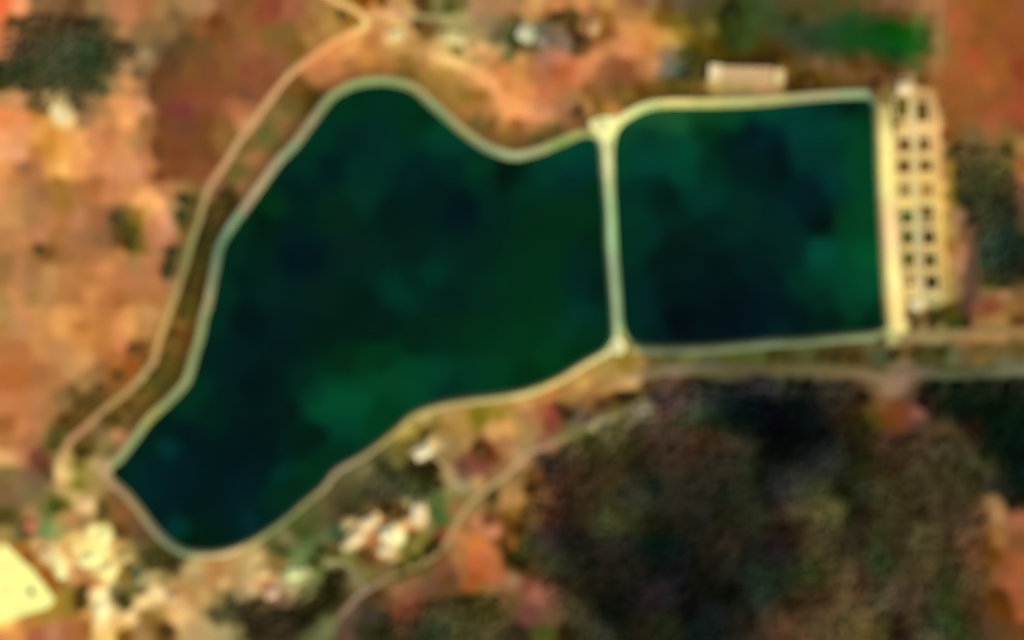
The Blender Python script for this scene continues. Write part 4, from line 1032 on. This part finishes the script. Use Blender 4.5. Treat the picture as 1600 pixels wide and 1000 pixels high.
def woodland(poly, label, cell=4.7, rad=(2.9, 3.8), dens=None, thr=0.11, name='woodland'):
    P = np.array(poly, float)
    x0, y1 = W(P[:, 0].min(), P[:, 1].min())
    x1, y0 = W(P[:, 0].max(), P[:, 1].max())
    r = np.random.RandomState(int(P.sum()) % 9999)
    xs, ys = np.meshgrid(np.arange(x0, x1, cell), np.arange(y0, y1, cell))
    xs = xs.ravel() + (r.rand(xs.size) - .5) * cell * 1.1
    ys = ys.ravel() + (r.rand(ys.size) - .5) * cell * 1.1
    px, py = xs * 2 + 800, 500 - ys * 2
    road = np.concatenate(CLEAR)
    k = inpoly(poly, px, py) & (sdist(xs, ys) > 9)
    k[k] = np.array([((road - (a, b)) ** 2).sum(1).min() > 20 for a, b in zip(xs[k], ys[k])])
    xs, ys, px, py = xs[k], ys[k], px[k], py[k]
    c = lookup(CANOPY, px, py, 3)
    c = c * 0.8 + 0.2 * (c @ np.array([.3, .6, .1]))[:, None] * np.array([1.15, 1.0, 0.6])
    lum = c @ np.array([.3, .6, .1])
    p = np.clip((thr - lum) / thr * 1.5, 0.12, 1)
    k = r.rand(len(xs)) < p
    xs, ys, c = xs[k], ys[k], c[k]
    zs = height(xs, ys)
    Vs, Fs, Cs, n = [], [], [], 0
    for i in range(len(xs)):
        cv, cf, sh = CT[r.randint(6)]
        R0 = rad[0] + (rad[1] - rad[0]) * r.rand()
        hh = R0 * (0.45 + 0.3 * r.rand())
        a = r.rand() * 6.283
        ca, sa = math.cos(a), math.sin(a)
        v = cv @ np.array([[ca, sa, 0], [-sa, ca, 0], [0, 0, 1]]) * np.array([R0, R0, R0 * .95]) + np.array([xs[i], ys[i], zs[i] + hh])
        col = c[i] / KT * (0.93 + .16 * r.rand()) * np.array([1 + .03 * r.randn(), 1 + .02 * r.randn(), 1])
        Vs.append(v)
        Fs.append(cf + n)
        Cs.append(np.clip(col[None, :] * sh[:, None], 0.001, .4))
        n += len(v)
        tv = TV * np.array([R0 * 1.2, R0 * 1.2, hh + R0 * .5]) + np.array([xs[i], ys[i], zs[i]])
        Vs.append(tv)
        Fs.append(TF + n)
        Cs.append(np.tile(np.array([[.06, .045, .03]]), (len(tv), 1)))
        n += len(tv)
    o = mesh_obj(name, np.concatenate(Vs), np.concatenate(Fs), M_LEAF, cols=np.concatenate(Cs), smooth=False)
    return tag(o, label, kind='stuff')


woodland([(12, 32), (50, 26), (130, 36), (175, 58), (214, 84), (182, 116), (150, 152), (120, 168), (60, 168), (30, 142), (2, 130), (6, 80)],
         'dark green six sided grove in the north west corner', thr=0.4, cell=4.2)
woodland([(1497, 235), (1560, 235), (1594, 290), (1594, 425), (1560, 445), (1540, 410), (1522, 335), (1500, 300)],
         'dark green belt of trees along the east edge beside the ploughed field')
woodland([(1438, 604), (1680, 596), (1680, 815), (1590, 795), (1562, 760), (1530, 705), (1500, 668), (1450, 640)],
         'dense blackish green plantation at the east edge south of the road', cell=4.4)
woodland([(1036, 632), (1080, 600), (1335, 602), (1348, 668), (1400, 690), (1500, 690), (1540, 760), (1542, 1040), (900, 1060), (876, 960), (822, 885), (806, 845), (830, 775), (872, 712), (915, 690), (965, 664)],
         'wide patchy brown and dark green woodland south of the square basin', thr=0.10)
woodland([(588, 738), (640, 730), (690, 728), (700, 770), (680, 795), (640, 782), (600, 790), (560, 795)], 'small dark wood between the bank and the white building cluster', cell=4.2, rad=(1.8, 3.0))
woodland([(405, 945), (480, 925), (525, 895), (545, 905), (530, 945), (480, 1000), (400, 1020), (350, 1010), (360, 945)], 'dark wood at the south edge west of the winding track', cell=4.6, rad=(2.0, 3.4))
woodland([(222, 862), (250, 858), (285, 872), (296, 884), (262, 894), (232, 888)], 'small dark thicket under the south west corner of the bank', cell=3.6, rad=(1.6, 2.6))
woodland([(1062, 92), (1090, 72), (1104, 85), (1096, 130), (1070, 128)], 'small dark thicket west of the long warehouse', cell=4.0, rad=(1.6, 2.8))
woodland([(600, 965), (680, 940), (790, 930), (800, 1040), (600, 1040)], 'thin mixed wood along the south edge below the red field', thr=0.07)

# individual trees that show as dots of their own
TREE_MESH = {}
for tone, hx in (('olive', '544c20'), ('dark green', '2e3c1e'), ('brownish', '604a24')):
    for v in range(3):
        cv, cf, sh = crown_template(300 + v, 7, 160, (IV2, IF2))
        base = albedo(hx) / KT
        cm = mesh_obj('crown', cv, cf, M_LEAF, cols=np.clip(base[None] * sh[:, None], 0.001, .4))
        tb = MB().tube((0, 0, -.35), (0, 0, .75), .11, .06, 8)
        for k in range(4):
            a = k * 1.6 + v
            tb.tube((0, 0, .3 + .08 * k), (.45 * math.cos(a), .45 * math.sin(a), .75), .045, .02, 5)
        tm = tb.build('trunk', M_BARK)
        TREE_MESH[tone, v] = (cm.data, tm.data)
        bpy.data.objects.remove(cm)
        bpy.data.objects.remove(tm)


def tree(px, py, rad, tone, label, group, var):
    x, y = W(px, py)
    z = float(height(x, y))
    t = empty('tree', (x, y, z), var * 1.7 + px)
    t.scale = (rad, rad, rad * 1.05)
    tag(t, label, 'tree', group)
    cd, td = TREE_MESH[tone, var % 3]
    for nm, d, zz in (('crown', cd, .55), ('trunk', td, .3)):
        o = bpy.data.objects.new(nm, d)
        o.parent = t
        o.location = (0, 0, zz)
        COL.objects.link(o)


GROUPS = [
    ('dark olive tree in the line on the west bank slope', 'trees in line between the west road and the lining', 'olive',
     [(345, 312), (339, 330), (333, 347), (328, 363), (323, 380), (318, 396), (313, 411), (308, 427), (303, 443), (298, 460), (293, 477), (287, 497), (272, 525), (260, 560), (243, 588), (224, 611), (205, 641), (188, 660), (166, 655)], 2.7, 'north'),
    ('dark tree just outside the greenish stretch of perimeter road', 'trees west of the perimeter road', 'dark green', [(290, 315), (286, 338), (270, 398), (265, 415), (262, 432)], 3.4, 'north'),
    ('brownish tree hugging the outer side of the perimeter road bend', 'trees outside the south west road bend', 'brownish', [(208, 548), (188, 592), (158, 608), (142, 622), (124, 638), (106, 655), (90, 682), (85, 698)], 2.7, 'north'),
    ('tree of the clump in the orange western field', 'field clump in the west', 'olive', [(183, 348), (194, 360), (206, 372), (208, 388)], 3.4, 'north'),
    ('dark shrubby tree beside the pale works yard', 'trees about the works yard', 'olive', [(90, 798), (165, 800), (200, 888), (127, 930), (132, 946), (201, 942)], 3.0, 'north'),
    ('olive tree on the grassy foot of the southern embankment', 'trees at the foot of the south embankment', 'olive', [(1210, 561), (1286, 565), (1312, 565), (1340, 564), (1402, 552)], 2.8, 'west'),
    ('dark tree beside the winding southern track', 'trees by the winding track', 'olive', [(684, 858), (672, 868), (650, 876), (628, 888), (505, 866), (490, 884)], 3.0, 'east'),
]
for lb, gr, tone, pts, rad, end in GROUPS:
    for i, (px, py) in enumerate(pts):
        tree(px, py, rad * (0.85 + .3 * R.rand()), tone, f'{lb}, {ORD[i]} from the {end} end', gr, i)
SINGLES = [(65, 395, 3.6, 'brownish', 'lone brown tree in the middle of the orange western field'),
           (130, 713, 3.4, 'olive', 'lone dark tree inside the south west road bend'),
           (537, 26, 3.2, 'brownish', 'dark tree in the elbow of the road fork at the north edge'),
           (654, 44, 3.4, 'brownish', 'dark brown tree east of the small cream hut'),
           (665, 12, 3.2, 'olive', 'dark olive tree at the north edge above the beige track'),
           (878, 31, 3.6, 'brownish', 'dark tree between the grey green house and the small tan hut'),
           (908, 72, 3.6, 'brownish', 'dark brown tree south of the small tan hut'),
           (805, 72, 3.2, 'olive', 'dark tree touching the south side of the grey green house'),
           (1140, 22, 3.6, 'dark green', 'nearly black tree at the corner of the dull olive field'),
           (1262, 128, 3.2, 'brownish', 'brown tree beside the bank east of the long warehouse'),
           (1372, 133, 3.0, 'brownish', 'brown tree at the north east corner of the square basin'),
           (908, 180, 2.6, 'brownish', 'small dark tree west of the bright causeway apron'),
           (614, 800, 4.2, 'brownish', 'dark brown tree in the court of the southern building cluster'),
           (567, 868, 3.4, 'brownish', 'dark tree south of the pale hall of the southern cluster'),
           (750, 705, 4.0, 'brownish', 'dark reddish brown tree in the triangle of tracks'),
           (50, 925, 2.2, 'dark green', 'small shrubby tree alone on the bright sandy plot'),
           (1283, 505, 2.6, 'olive', '')]
for i, (px, py, rad, tone, lb) in enumerate(SINGLES):
    if lb:
        tree(px, py, rad, tone, lb, None, i)
